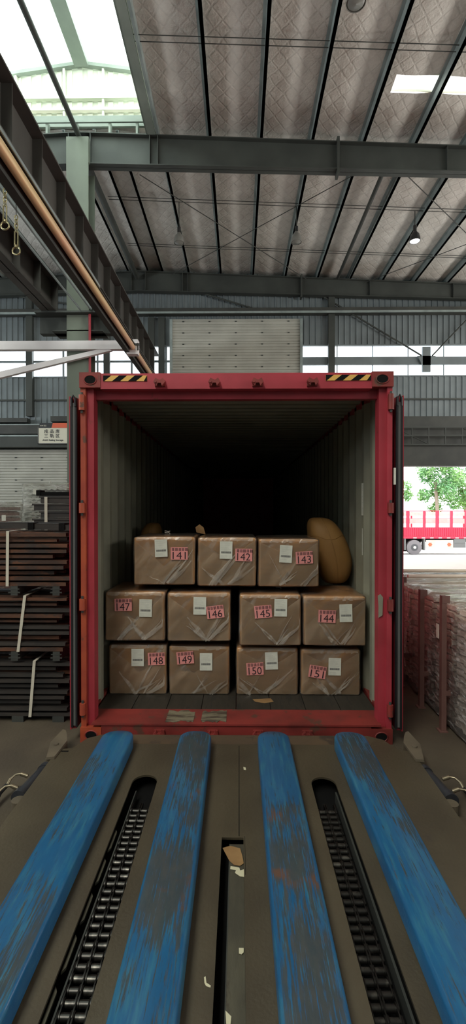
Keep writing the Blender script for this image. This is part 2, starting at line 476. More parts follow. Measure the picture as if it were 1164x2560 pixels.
# ceiling foil with sag between the purlins
PX = [-.716 + 1.21 * i for i in range(-0, 12)]
PXL = [-1.92, -2.90, -3.46, -4.2, -5.4, -6.6, -7.8, -9.0, -10.2, -11.4, -12.6, -13.8, -15.0]
def foil(mb, x0, x1, y0, y1, nx, ny):
    def fn(u, v):
        X = x0 + (x1 - x0) * u; Y = y0 + (y1 - y0) * v
        sag = abs(math.sin(math.pi * (X + .716) / 1.21)) * .05
        nn = noise.noise(Vector((X * 1.1, Y * .9, 0))) * .022 + noise.noise(Vector((X * 3, Y * 2.6, 4))) * .012
        return (X, Y, zt(X) + .22 - sag + nn)
    mb.grid(fn, nx, ny)
b = MB()
foil(b, -2.02, 3.2, -10, 11.3, 70, 160)
foil(b, 3.2, 14, -10, 9.62, 100, 120)
foil(b, 3.2, 14, 10.02, 11.3, 100, 16)
foil(b, -3.8, 14, 11.3, WY + .1, 180, 60)
foil(b, -16, -3.8, 11.3, WY + .1, 100, 50)
foil(b, -16, -5.5, -10, 11.3, 60, 80)
b.quad((-16.5, -10.5, 10.2 + .9), (-5.5, -10.5, 11.15), (-5.5, 11.3, 11.15), (-16.5, 11.3, 11.1))
b.quad((-2.02, -10.5, 11.15), (14.5, -10.5, 10.45), (14.5, 9.6, 10.45), (-2.02, 9.6, 11.15))
b.quad((-16.5, 11.3, 11.2), (14.5, 11.3, 11.2), (14.5, WY + .5, 11.2), (-16.5, WY + .5, 11.2))
ceil = struct('ceiling', b, M['foil'])
# purlins: children of the ceiling; Z section
def purlin(X, y0, y1, lip=1):
    z = zt(X); mb = MB()
    t = .006
    mb.box(X, X + .07, y0, y1, z, z + t); mb.box(X + .07 - t, X + .07, y0, y1, z, z + .022)
    mb.box(X, X + t, y0, y1, z + t, z + .20)
    mb.box(X - .065, X + t, y0, y1, z + .195, z + .20)
    mb.box(X, X + .07, y0 - .0, y1, z + .0, z + .012)
    o = put('purlin', mb.mesh('purlin', M['galv'], (0, 0, 0)), ceil); return o
for X in PX: purlin(X, -10, WY)
for X in PXL[:3]: purlin(X, 11.3, WY)
for X in PXL[3:]: purlin(X, 11.3 if X > -5.4 else -10, WY)
# sag rods in pairs across the purlins
for Y in (8.9, 6.0, 13.6, 16.0):
    for dy in (0, .13):
        mb = MB(); x0 = -2.0 if Y < 11 else -3.8
        mb.cyl((x0, Y + dy, zt(x0) + .10), (12.5, Y + dy, zt(12.5) + .10), .009, 6)
        put('sag_rod', mb.mesh('sag_rod', M['dsteel']), ceil)
# skylight strip
b = MB(); b.hexa([(3.2, 9.62, zt(3.2) + .24), (14, 9.62, zt(14) + .24), (14, 10.02, zt(14) + .24), (3.2, 10.02, zt(3.2) + .24),
                  (3.2, 9.62, zt(3.2) + .26), (14, 9.62, zt(14) + .26), (14, 10.02, zt(14) + .26), (3.2, 10.02, zt(3.2) + .26)])
sl = struct('window_4', b, M['skyr'])
b = MB()
for y in (9.6, 10.0): b.hexa([(3.2, y, zt(3.2) + .20), (14, y, zt(14) + .20), (14, y + .03, zt(14) + .20), (3.2, y + .03, zt(3.2) + .20),
                              (3.2, y, zt(3.2) + .25), (14, y, zt(14) + .25), (14, y + .03, zt(14) + .25), (3.2, y + .03, zt(3.2) + .25)])
put('frame', b.mesh('frame', M['mon']), sl)

# roof monitor over the ridge
mon = thing('roof_monitor', 'white raised roof monitor with glowing translucent sheets above the ridge opening', 'skylight', (-3.8, 0, 10.8))
b = MB()
for xa, xb in ((-5.55, -3.8), (-3.8, -2.05)):
    za, zbb = (12.50, 12.78) if xb == -3.8 else (12.78, 12.50)
    b.hexa([(xa, -10, za), (xb, -10, zbb), (xb, 11.5, zbb), (xa, 11.5, za), (xa, -10, za + .02), (xb, -10, zbb + .02), (xb, 11.5, zbb + .02), (xa, 11.5, za + .02)])
part('roof_sheet', b, M['sky'], mon)
b = MB(); b.box(-5.55, -5.53, -10, 11.4, 11.5, 12.5); b.box(-2.07, -2.05, -10, 11.4, 11.5, 12.5)
part('side_sheet', b, M['sky'], mon)
# ribbed gable end
b = MB()
n = 28
for i in range(n):
    xa = -5.55 + 3.5 * i / n; xb = xa + 3.5 / n; dy = 0 if i % 2 else .03
    top = lambda x: 12.78 - .16 * abs(x + 3.8)
    b.hexa([(xa, 11.40 + dy, 11.3), (xb, 11.40 + dy, 11.3), (xb, 11.46, 11.3), (xa, 11.46, 11.3), (xa, 11.40 + dy, top(xa)), (xb, 11.40 + dy, top(xb)), (xb, 11.46, top(xb)), (xa, 11.46, top(xa))])
part('gable_sheet', b, M['mon'], mon)
for z0, z1 in ((11.42, 11.48), (11.70, 11.76)):
    b = MB(); b.box(-5.5, -2.1, 11.30, 11.39, z0, z1); part('girt', b, M['mon'], mon)
for x in (-5.42, -4.25, -3.30, -2.3):
    b = MB(); b.box(x, x + .05, 11.32, 11.39, 11.3, 12.5 if abs(x + 3.8) > 1 else 12.68); part('post', b, M['mon'], mon)
b = MB()
for sgn in (-1, 1):
    for k in range(1):
        b.hexa([(-3.8, 11.28, 12.50), (-3.8 + sgn * 1.7, 11.28, 12.27), (-3.8 + sgn * 1.7, 11.38, 12.27), (-3.8, 11.38, 12.50),
                (-3.8, 11.28, 12.58), (-3.8 + sgn * 1.7, 11.28, 12.35), (-3.8 + sgn * 1.7, 11.38, 12.35), (-3.8, 11.38, 12.58)])
part('gable_rafter', b, M['steel'], mon)
b = MB(); b.box(-3.95, -3.62, -10, 11.3, 12.45, 12.55); b.box(-3.82, -3.76, -10, 11.3, 12.55, 12.75)
part('ridge_beam', b, M['steel'], mon)
for y in (3.0, 7.0):
    b = MB(); b.box(-5.5, -2.1, y, y + .08, 12.36, 12.44); part('tie', b, M['mon'], mon)
b = MB(); b.box(-5.5, -2.1, 11.30, 11.36, 11.02, 11.28); part('fascia', b, M['steel'], mon)
b = MB()
for x in (-5.3, -4.6, -3.9, -3.1, -2.45): b.box(x, x + .05, 11.16, 11.30, zt(x), 11.05)
b.box(-5.5, -2.1, 11.12, 11.16, 10.98, 11.02)
part('stub', b, M['steel'], mon, kind='stuff')
b = MB(); b.box(-5.52, -5.40, -10, 11.4, 10.72, 11.52); part('curb', b, M['steel'], mon)
b = MB(); b.box(-2.20, -2.16, -10, 11.4, 10.70, 11.5); b.box(-2.16, -1.98, -10, 11.2, 10.68, 10.73); part('curb', b, M['steel'], mon)
b = MB(); b.box(-1.96, -1.90, -10, 11.2, zt(-2), zt(-2) + .2); part('curb', b, M['galv'], mon)

# rafters
def rafter(Y, lab, mats, lit=False):
    t = thing('roof_rafter', lab, 'steel beam', (0, Y, zb(0)))
    xs = [-16, -3.8, 2.34, 14]
    b = MB()
    for a, c in zip(xs, xs[1:]):
        b.hexa([(a, Y - .01, zb(a)), (c, Y - .01, zb(c)), (c, Y + .01, zb(c)), (a, Y + .01, zb(a)), (a, Y - .01, zt(a)), (c, Y - .01, zt(c)), (c, Y + .01, zt(c)), (a, Y + .01, zt(a))])
    part('web', b, mats, t)
    for fz in (zb, lambda x: zt(x) - .02):
        b = MB()
        for a, c in zip(xs, xs[1:]):
            b.hexa([(a, Y - .12, fz(a)), (c, Y - .12, fz(c)), (c, Y + .12, fz(c)), (a, Y + .12, fz(a)), (a, Y - .12, fz(a) + .02), (c, Y - .12, fz(c) + .02), (c, Y + .12, fz(c) + .02), (a, Y + .12, fz(a) + .02)])
        part('flange', b, mats, t)
    for x in (-4.05, -3.53, -2.12, -1.93, -7, -10, 4.9, 8):
        b = MB(); b.box(x - .008, x + .008, Y - .115, Y - .01, zb(x), zt(x) - .02); part('stiffener', b, mats, t)
    b = MB(); b.box(2.31, 2.37, Y - .13, Y + .13, zb(2.34) - .10, zt(2.34) + .10); part('splice_plate', b, mats, t)
    return t
rafter(11.25, 'grey steel I-beam rafter across the roof, nearest and largest, on top of the pale column', M['rafter'])
rafter(17.75, 'dark steel I-beam rafter along the top of the back wall', M['rafter'])

# longitudinal struts and pipes under the roof
def pipe(name, lab, a, c, r, mat, cat='pipe', group=None):
    b = MB().cyl(a, c, r, 10); return single(name, b, mat, lab, cat, a, group)
pipe('ridge_pipe', 'long grey round strut running under the bright ridge opening to the column top', (-3.78, -9, 10.62), (-3.78, 11.15, 10.62), .06, M['rafter'])
pipe('roof_pipe', 'dark thick strut under the foil roof just right of the column, beyond the first beam', (-3.82, 11.5, 10.50), (-3.82, 17.6, 10.50), .09, M['rafter'])
pipe('roof_pipe', 'thin dark pipe under the foil roof, between purlins right of centre beyond first beam', (3.68, 11.45, 10.42), (3.68, 17.6, 10.42), .055, M['dsteel'])
def rod(px, lab):
    (x0, y0), (x1, y1) = px
    def at(x, y):
        z = 10.35 - .045 * 0; s = (1270 - y) / (z - CZ); X = (x - 597) / s
        s = (1270 - y) / (zt(X) - .12 - CZ); return ((x - 597) / s, 1170 / s, zt(X) - .12)
    b = MB().cyl(at(x0, y0), at(x1, y1), .012, 6)
    single('bracing_rod', b, M['dsteel'], lab, 'rod', at(x0, y0), 'thin diagonal bracing rods under the roof')
rod(((350, 440), (765, 702)), 'thin diagonal bracing rod under the roof falling from upper left to centre')
rod(((880, 446), (430, 688)), 'thin diagonal bracing rod under the roof falling from centre right to lower left')
rod(((1010, 446), (1290, 720)), 'thin diagonal bracing rod under the roof at the right, falling to the right')
rod(((1290, 570), (905, 712)), 'thin diagonal bracing rod under the roof at the right, falling to the left')

# high bay lamps
def lamp(X, Y, lab, lit=False):
    z = 9.62
    t = thing('high_bay_lamp', lab, 'lamp', (X, Y, z), 'high bay lamps under the roof')
    m = M['lampl'] if lit else M['lampd']
    part('shade', MB().lathe((X, Y, z), [(.05, .30), (.07, .26), (.12, .20), (.15, .08), (.155, 0), (.145, 0), (.14, .08), (.11, .19), (.05, .25)], 20), m, t)
    part('ballast', MB().cyl((X, Y, z + .28), (X, Y, z + .46), .05, 12), M['lampl'], t)
    part('stem', MB().cyl((X, Y, z + .46), (X, Y, zt(X) + .15), .012, 6), M['dsteel'], t)
    part('lens', MB().lathe((X, Y, z), [(.142, .02), (.12, -.005), (.001, -.02)], 20), M['lampe'] if lit else M['lampd'], t)
lamp(-1.76, 13.8, 'unlit grey high bay lamp, left of the two below the far roof bay')
lamp(1.68, 13.8, 'unlit grey high bay lamp, middle of the far roof bay, beside a purlin')
lamp(5.13, 13.8, 'lit high bay lamp with dark housing and glowing lens at the right', True)
lamp(1.80, 7.3, 'large dark high bay lamp cut off by the top edge, in the near roof bay')

# ---- walls
def corr(mb, x0, x1, z0, z1, Y, pitch=.22, d=.035):
    n = max(1, round((x1 - x0) / pitch)); p = (x1 - x0) / n
    pts = []
    for i in range(n):
        a = x0 + i * p
        pts += [(a, 0), (a + p * .72, 0), (a + p * .80, -d), (a + p * .92, -d)]
    pts.append((x1, 0))
    for (a, da), (c, dc) in zip(pts, pts[1:]):
        mb.quad((a, Y + da, z0), (c, Y + dc, z0), (c, Y + dc, z1), (a, Y + da, z1))
    mb.box(x0, x1, Y + .03, Y + .06, z0, z1)
DX0, DX1, DZ = 5.2, 13.0, 3.41          # open door at right
WZ0, WZ1 = 6.90, 8.03
b = MB()
corr(b, -16, 14, WZ1, 11.2, WY)
corr(b, -16, DX0, 0, WZ0, WY)
corr(b, DX0, DX1, DZ, WZ0, WY)
corr(b, DX1, 14, 0, WZ0, WY)
corr(b, -2.57, 2.4, WZ0, WZ1, WY)
wb = struct('wall_back', b, M['wall'])
for z in (9.35, 5.95, 10.2):
    g = MB(); g.box(-16, 14, WY - .10, WY - .04, z, z + .06); put('girt', g.mesh('girt', M['rafter']), wb)
for x in (-8.0, 3.50, 10.2):
    g = MB(); g.box(x - .12, x + .12, WY - .22, WY - .05, 5.35, 10.0); put('wall_post', g.mesh('wall_post', M['rafter']), wb)
for x in (-3.35, -2.95, -5.05):
    g = MB(); g.box(x - .12, x + .12, WY - .16, WY - .05, 5.0, 9.1); put('wall_post', g.mesh('wall_post', M['rafter']), wb)
# wind girder with pale lower edge
for x0, x1 in ((-16, -4.2), (-4.2, 14)):
    g = MB(); g.box(x0, x1, WY - .5, WY - .05, 9.17, 9.30); put('wind_girder', g.mesh('wind_girder', M['dsteel']), wb)
    g = MB(); g.box(x0, x1, WY - .52, WY - .48, 9.10, 9.17); put('girder_edge', g.mesh('girder_edge', M['galv']), wb)
# window bands
def window(name, x0, x1, split, step, mull):
    b = MB()
    b.box(x0, x1, WY - .04, WY + .06, WZ0 - .05, WZ0); b.box(x0, x1, WY - .04, WY + .06, WZ1, WZ1 + .05)
    b.box(x0, x1, WY - .04, WY + .05, split[0], split[1])
    wn = struct(name, b, M['wall'])
    x = x0; k = 0
    while x < x1 - .01:
        xe = min(x + step, x1)
        for z0, z1 in ((WZ0, split[0]), (split[1], WZ1)):
            g = MB(); g.box(x + mull / 2, xe - mull / 2, WY + .01, WY + .016, z0 + .01, z1 - .01)
            o = put('pane', g.mesh('pane', M['glass']), wn)
            g = MB(); g.box(x - mull / 2, x + mull / 2, WY - .01, WY + .03, z0, z1)
            put('mullion', g.mesh('mullion', M['wall']), wn)
        x = xe
window('window_1', -16, -2.57, (7.43, 7.50), 1.32, .07)
window('window_2', 2.4, 14, (7.30, 7.60), 1.35, .03)
# dark gusset between the window rows and thin crossed braces at right
g = MB(); g.box(6.95, 7.25, WY - .14, WY - .05, 7.0, 7.95)
g.hexa([(6.75, WY - .14, 7.6), (7.45, WY - .14, 7.6), (7.45, WY - .10, 7.6), (6.75, WY - .10, 7.6), (6.95, WY - .14, 7.25), (7.25, WY - .14, 7.25), (7.25, WY - .10, 7.25), (6.95, WY - .10, 7.25)])
put('gusset', g.mesh('gusset', M['wall']), wb)
for a, c in (((2.6, 10.2), (6.9, 7.6)), ((9.8, 10.2), (7.3, 7.6)), ((-1.4, 10.0), (0.9, 9.3)), ((-9, 10.0), (-4.4, 9.3))):
    g = MB().cyl((a[0], WY - .16, a[1]), (c[0], WY - .16, c[1]), .03, 6); put('wall_brace', g.mesh('wall_brace', M['rafter']), wb)

# roller shutters with slats as parts
def shutter(lab, x0, x1, z0, z1, Y, grp, guide=True):
    t = thing('roller_shutter', lab, 'shutter', ((x0 + x1) / 2, Y, z0))
    p = .215; n = int((z1 - z0) / p) + 1
    mb = MB()
    prof = [(0, 0), (-.028, .018), (-.034, .09), (-.006, .108), (-.008, .122), (-.034, .135), (-.028, .205), (0, .213)]
    w2 = (x1 - x0) / 2
    for (ya, za), (yb, zb2) in zip(prof, prof[1:]):
        mb.quad((-w2, ya, za), (w2, ya, za), (w2, yb, zb2), (-w2, yb, zb2))
    mb.box(-w2, w2, .002, .008, 0, .213)
    me = mb.mesh('slat', M['shutter'])
    for i in range(n):
        put('slat', me, t, (0, 0, i * p))
    bo = MB()
    for i in range(1, n, 2):
        for k in range(int((x1 - x0) / 1.0) + 1):
            xx = x0 + .45 + k * 1.0
            if xx < x1 - .1: bo.box(xx - .035, xx + .035, Y - .040, Y - .006, z0 + i * p + .095, z0 + i * p + .135)
    part('clip', bo, M['rafter'], t, kind='stuff')
    if guide:
        for x in (x0 - .06, x1 - .04):
            part('guide_rail', MB().box(x, x + .10, Y - .10, Y + .04, z0, z1 + .05), M['galv'], t)
    return t
shutter('tall closed white roller shutter in the centre of the back wall above the container', -2.57, 2.35, 0, 8.95, WY - .12, None)
shutter('closed white roller shutter at the left behind the steel bundles', -14.0, -4.6, 0, 4.0, WY - .12, None, False)

# dark header boxes and rails above the left shutter
t = thing('shutter_header', 'dark shutter drum housing and rails above the left shutter', 'shutter housing', (-9, WY - .3, 4.1))
part('housing', MB().box(-14, -4.6, WY - .55, WY - .08, 4.12, 4.50), M['rafter'], t)
part('rail', MB().box(-14, -4.6, WY - .50, WY - .10, 4.62, 4.95), M['dsteel'], t)
part('edge', MB().box(-14, -4.6, WY - .52, WY - .48, 4.52, 4.58), M['galv'], t)
part('tray', MB().box(-14, -8.0, WY - .4, WY - .10, 5.08, 5.24), M['dsteel'], t)
part('tray', MB().box(-7.1, -4.6, WY - .42, WY - .10, 5.10, 5.30), M['dsteel'], t)
part('conduit', MB().box(-14, -4.6, WY - .3, WY - .2, 4.98, 5.03), M['galv'], t)

# right door head: raised dark shutter and light truss
dr = thing('door_head', 'dark raised door leaf with a light lattice truss above the bright gateway', 'door', (9, WY - .3, DZ))
part('raised_leaf', MB().box(DX0, DX1, WY - .30, WY - .06, DZ, 4.18), M['dsteel'], dr)
part('upper_leaf', MB().box(DX0, DX1, WY - .12, WY - .05, 4.18, 5.32), M['dsteel'], dr)
for z in (4.18, 4.52, 4.83):
    part('chord', MB().box(DX0, DX1, WY - .42, WY - .36, z, z + .05), M['rafter'], dr)
x = DX0; k = 0
while x < DX1 - .3:
    part('lattice_bar', MB().box(x, x + .04, WY - .41, WY - .37, 4.2, 4.85), M['rafter'], dr)
    if k % 4 == 1: part('lattice_diagonal', MB().cyl((x, WY - .39, 4.85), (x + 1.2, WY - .39, 4.25), .02, 6), M['rafter'], dr)
    x += .62; k += 1
# door jambs
struct('trim_1', MB().box(DX0 - .1, DX0, WY - .2, WY + .1, 0, DZ), M['rafter'])
struct('trim_2', MB().box(DX1, DX1 + .1, WY - .2, WY + .1, 0, DZ), M['rafter'])

# side and rear walls (outside the frame)
b = MB(); b.box(-16.2, -16, -10, WY, 0, 11.3); struct('wall_left', b, M['wall'])
b = MB(); b.box(14, 14.2, -10, WY, 0, 11.3); struct('wall_right', b, M['wall'])
b = MB(); b.box(-16, 14, -10.2, -10, 0, 11.5); struct('wall_rear', b, M['wall'])

# sign over left shutter
SY = WY - .62
sg = thing('hanging_sign', 'white rectangular area sign with red and black top strip, left of the container', 'sign', (-7.0, SY, 4.3))
SX0, SX1 = -7.46, -6.38
part('board', MB().box(SX0, SX1, SY, SY + .05, 4.26, 4.82), M['signw'], sg)
part('header', MB().box(SX0 + .03, SX1, SY, SY + .05, 4.82, 5.00), M['signb'], sg, 'black header strip')
part('header_red', MB().prism([(-6.98, 4.825), (SX1, 4.825), (SX1, 5.0), (-6.93, 5.0)], lambda a, c, q: (a, SY + q, c), -.006, .0), M['signr'], sg, 'red header strip')
part('frame', MB().box(SX0 - .03, SX0, SY - .01, SY + .06, 4.22, 4.85).box(SX0 - .03, SX1, SY - .01, SY + .06, 4.22, 4.26), M['stripg'], sg)
def sfn(cx, cz, Y=None): return lambda x, y, z: (cx + x, (SY if Y is None else Y) - .004 - z, cz + y)
for i, (ch, c2) in enumerate(zip('成品库', '三轨区')):
    text(ch, .155, sfn(-7.18 + i * .215, 4.685), M['signb'], sg, bold=.003)
    text(c2, .155, sfn(-7.18 + i * .215, 4.515), M['signb'], sg, bold=.003)
text('AGSS Railing Storage', .085, sfn(-6.93, 4.365), M['signb'], sg, bold=.002, width=.78)
text('WAP 富云', .06, sfn(-7.29, 4.90), M['signw'], sg, width=.24)

# ---- column
cl = thing('steel_column', 'pale green-grey steel column holding the first rafter, left behind the container', 'column', (-3.79, 11.25, 0))
part('front_flange', MB().box(-4.05, -3.53, 11.0, 11.02, 0, 9.97), M['column'], cl)
part('rear_flange', MB().box(-4.05, -3.53, 11.48, 11.50, 0, 9.97), M['column'], cl)
part('web', MB().box(-3.80, -3.78, 11.02, 11.48, 0, 9.97), M['column'], cl)
part('head_plate', MB().box(-4.05, -3.53, 11.0, 11.12, 9.97, 10.55), M['column'], cl)
part('corbel', MB().box(-4.75, -2.95, 10.85, 11.5, 6.38, 6.42).box(-4.75, -2.95, 11.15, 11.35, 6.0, 6.40).box(-4.4, -3.2, 11.0, 11.5, 6.0, 6.03), M['rafter'], cl)
part('conduit', MB().cyl((-3.50, 10.98, 4.5), (-3.50, 10.98, 6.4), .03, 8), M['red'], cl, 'red conduit')

# ---- crane girders with stiffeners
def girder(xc, z0, z1, y0, y1, lab, hw=.17):
    t = thing('crane_girder', lab, 'steel beam', (xc, y0, z0))
    part('web', MB().box(xc - .01, xc + .01, y0, y1, z0, z1), M['girder'], t)
    part('top_flange', MB().box(xc - hw - .03, xc + hw + .03, y0, y1, z1, z1 + .03), M['girder'], t)
    part('bottom_flange', MB().box(xc - hw, xc + hw, y0, y1, z0, z0 + .025), M['girder'], t)
    y = y0 + .5
    me = MB().box(.01, hw - .01, -.008, .008, 0, z1 - z0).box(-hw + .01, -.01, -.008, .008, 0, z1 - z0).mesh('stiffener', M['girder'])
    while y < y1:
        o = put('stiffener', me, t, (0, y - y0, .0)); y += .95
    part('rail', MB().box(xc - .035, xc + .035, y0, y1, z1 + .03, z1 + .13), M['dsteel'], t)
    return t
girder(-3.18, 6.66, 7.50, 1.0, 17.5, 'large dark crane girder running from upper left towards the back wall')
girder(-4.42, 6.42, 7.15, 1.0, 11.4, 'second dark crane girder, left of the big one, ending at the column')
pipe('lit_edge_rod', 'added pale rod for the lit edge of the second crane girder, left one', (-3.66, 2, 6.42), (-3.66, 10.8, 6.42), .022, M['galv'], 'rail')  # pale rods stand in for the girder's lit flange edges
pipe('lit_edge_rod', 'added pale rod for a lit edge between the two crane girders, right one', (-3.42, 2, 6.44), (-3.42, 10.8, 6.44), .03, M['galv'], 'rail')
# long copper tube with dark carrier rail
cp = thing('copper_tube', 'long glossy copper coloured tube on a dark rail, sloping from left edge to container', 'pipe', (-2.45, 1.5, 5.54))
part('tube', MB().cyl((-2.45, 1.5, 5.55), (-2.45, 13.4, 5.55), .06, 20), M['copper'], cp)
part('carrier_rail', MB().box(-2.64, -2.53, 1.5, 13.2, 5.44, 5.62).box(-2.60, -2.40, 1.5, 13.2, 5.62, 5.64), M['dsteel'], cp, 'dark carrier rail')
part('edge_strip', MB().box(-2.380, -2.368, 1.5, 8.0, 5.595, 5.635), M['galv'], cp, 'pale edge strip')
part('clamp', MB().box(-2.52, -2.38, 10.86, 10.92, 5.47, 5.75).box(-2.52, -2.30, 10.80, 10.86, 5.60, 5.64).cyl((-2.33, 10.8, 5.48), (-2.33, 10.8, 5.64), .02, 8), M['dsteel'], cp)
b = MB()
for k in range(2):
    pass
# jib arm
jb = thing('jib_arm', 'white jib arm with a slanted brace at the left above the container', 'jib', (-5.0, 10.9, 5.2))
part('boom', MB().box(-6.2, -2.36, 10.84, 10.98, 5.52, 5.72), M['jib'], jb)
b = MB(); b.hexa([(-6.2, 10.86, 4.72), (-2.95, 10.86, 5.50), (-2.95, 10.96, 5.50), (-6.2, 10.96, 4.72), (-6.2, 10.86, 4.88), (-3.1, 10.86, 5.56), (-3.1, 10.96, 5.56), (-6.2, 10.96, 4.88)])
part('brace', b, M['jib'], jb)
part('end_plate', MB().box(-2.60, -2.34, 10.82, 11.0, 5.40, 5.74), M['jib'], jb)
# hanging snap hooks
def hook(x, Y, z, lab):
    t = thing('snap_hook', lab, 'hook', (x, Y, z), 'brass snap hooks hanging under the girder')
    pts = [(x + .055 * math.cos(a), Y, z + .055 * math.sin(a)) for a in [2 * math.pi * i / 20 for i in range(20)]]
    part('ring', MB().tube(pts, .011, 8, True), M['hook'], t)
    part('shackle_body', MB().cyl((x - .022, Y, z + .06), (x - .022, Y, z + .27), .011, 8).cyl((x + .022, Y, z + .06), (x + .022, Y, z + .27), .011, 8).cyl((x, Y, z + .045), (x, Y, z + .075), .028, 10), M['hook'], t)
    for k in range(4):
        zz = z + .30 + k * .055
        pts = []
        for i in range(14):
            a = 2 * math.pi * i / 14; u, v = .020 * math.cos(a), .038 * math.sin(a)
            pts.append((x + (u if k % 2 else u * .2), Y + (u * .2 if k % 2 else u), zz + v))
        part('chain_link', MB().tube(pts, .008, 6, True), M['hook'], t)
    part('cord', MB().cyl((x, Y, z + .50), (x, Y, 6.66), .006, 6), M['dsteel'], t)
hook(-3.18, 6.36, 5.68, 'brass coloured snap hook with ring, the left and higher one')
hook(-3.15, 6.62, 5.48, 'brass coloured snap hook with ring, the right and lower one')

# ================================================================== CONTAINER
CX, Y0, HW = -.025, 3.634, 1.219
YL, TOP, FZ = Y0 + 12.19, 2.896, .157
ct = thing('shipping_container', 'red shipping container with open doors facing the loading platform', 'container', (CX, Y0, 0))
# corner castings
def casting(x0, z0, h, side):
    b = MB(); x1 = x0 + .165; b.box(x0, x1, Y0 + .004, Y0 + .178, z0, z0 + h)
    o = part('corner_casting', b, M['orange'] if z0 < 1 and side < 0 else M['redd'], ct)
    # flat black oval with rim, a hole's shade put into the colour
    cx, cz = x0 + .0825 + side * -.004, z0 + h / 2
    ov = lambda k: [(cx + k * (.022 * (1 if c > 0 else -1) * (abs(c) > .01) + .026 * c) if False else cx + k * .044 * c, cz + k * .033 * s_) for c, s_ in [(math.cos(2 * math.pi * i / 20), math.sin(2 * math.pi * i / 20)) for i in range(20)]]
    part('oval_shade', MB().prism(ov(1), lambda a, c, q: (a, q, c), Y0 + .0005, Y0 + .003), M['black'], ct)
    P = [(a, Y0 + .002, c) for a, c in ov(1.08)]
    part('hole_rim', MB().tube(P, .005, 6, True), M['redd'], ct)
    return o
casting(CX - HW, TOP - .118, .118, -1); casting(CX + HW - .165, TOP - .118, .118, 1)
casting(CX - HW, 0, .118, -1); casting(CX + HW - .165, 0, .118, 1)
# header
b = MB(); b.box(CX - HW + .165, CX + HW - .165, Y0 + .01, Y0 + .10, TOP - .12, TOP - .012)
b.box(CX - HW + .165, CX + HW - .165, Y0 + .01, Y0 + .16, TOP - .13, TOP - .12)
b.box(CX - HW + .10, CX + HW - .10, Y0 + .10, Y0 + .16, TOP - .19, TOP - .11)
b.box(CX - HW + .165, CX + HW - .165, Y0 + .03, Y0 + .12, TOP - .012, TOP - .002)
part('header', b, M['red'], ct)
# keepers on header and sill
def keeper(x, z, top):
    b = MB()
    s = 1 if top else -1
    b.box(x - .04, x + .04, Y0 - .012, Y0 + .012, z - .026, z + .022)
    b.prism([(-.045, 0), (-.02, -.03), (-.012, -.008), (.012, -.008), (.02, -.03), (.045, 0), (.03, .03), (.005, .014), (-.03, .03)],
            lambda a, c, q: (x + a, q, z + s * c), Y0 - .045, Y0 - .012)
    b.cyl((x - .03, Y0 - .045, z), (x - .03, Y0 - .055, z), .01, 8)
    part('lock_keeper', b, M['redd'], ct)
for px in (400, 536, 643, 779): keeper((px - 597) / 322 + .0, TOP - .088, True)
for px in (397, 531, 645, 768): keeper((px - 597) / 322, .085, False)
# hazard stripes
def hazard(x0, x1):
    z0, z1 = TOP - .070, TOP - .026; yy = Y0 + .004
    st = part('hazard_sticker', MB().box(x0, x1, yy, yy + .006, z0, z1), M['yellow'], ct, 'yellow and black hazard sticker')
    w_ = .062; d = .055; x = x0 - d; b = MB()
    while x < x1:
        pts = [(x, z0), (x + w_, z0), (x + w_ + d, z1), (x + d, z1)]
        pts = [(min(max(a, x0), x1), c) for a, c in pts]
        if max(p[0] for p in pts) - min(p[0] for p in pts) > .02 and x >= x0 - .001 or x + w_ > x0:
            b.prism(pts, lambda a, c, q: (a, q, c), yy - .001, yy)
        x += w_ * 2
    part('stripe', b, M['black'], st)
hazard((257 - 597) / 322, (367 - 597) / 322); hazard((813 - 597) / 322, (925 - 597) / 322)
# posts
for sd in (-1, 1):
    xo = CX + sd * HW; a = lambda d: xo - sd * d
    lo = lambda p, q: (min(p, q), max(p, q))
    b = MB(); x0, x1 = lo(a(.042), a(.10)); b.box(x0, x1, Y0 + .05, Y0 + .15, .118, TOP - .118)
    part('corner_post', b, M['red'], ct)
    b = MB(); x0, x1 = lo(a(.004), a(.044)); b.box(x0, x1, Y0 + .02, Y0 + .16, .118, TOP - .118)
    part('post_flange', b, M['orange'] if sd < 0 else M['red'], ct)
    for za, zc in ((2.60, 2.72), (1.80, 1.88), (1.04, 1.13), (.22, .31)):
        xx = a(.020)
        h = part('hinge', MB().cyl((xx, Y0 + .005, za), (xx, Y0 + .005, zc), .023, 12).box(min(xx, xx - sd * .022), max(xx, xx - sd * .022), Y0 - .006, Y0 + .02, za + .005, zc - .005), M['orange'] if sd < 0 else M['redd'], ct)
        part('hinge_pin', MB().cyl((xx, Y0 + .005, za - .02), (xx, Y0 + .005, zc + .02), .010, 8), M['dsteel'], h)
# sill
b = MB(); b.box(CX - HW + .165, CX + HW - .165, Y0 + .01, Y0 + .03, .0, FZ - .01)
b.box(CX - HW + .09, CX + HW - .09, Y0 + .0, Y0 + .17, FZ - .018, FZ - .004)
part('door_sill', b, M['redd'], ct)
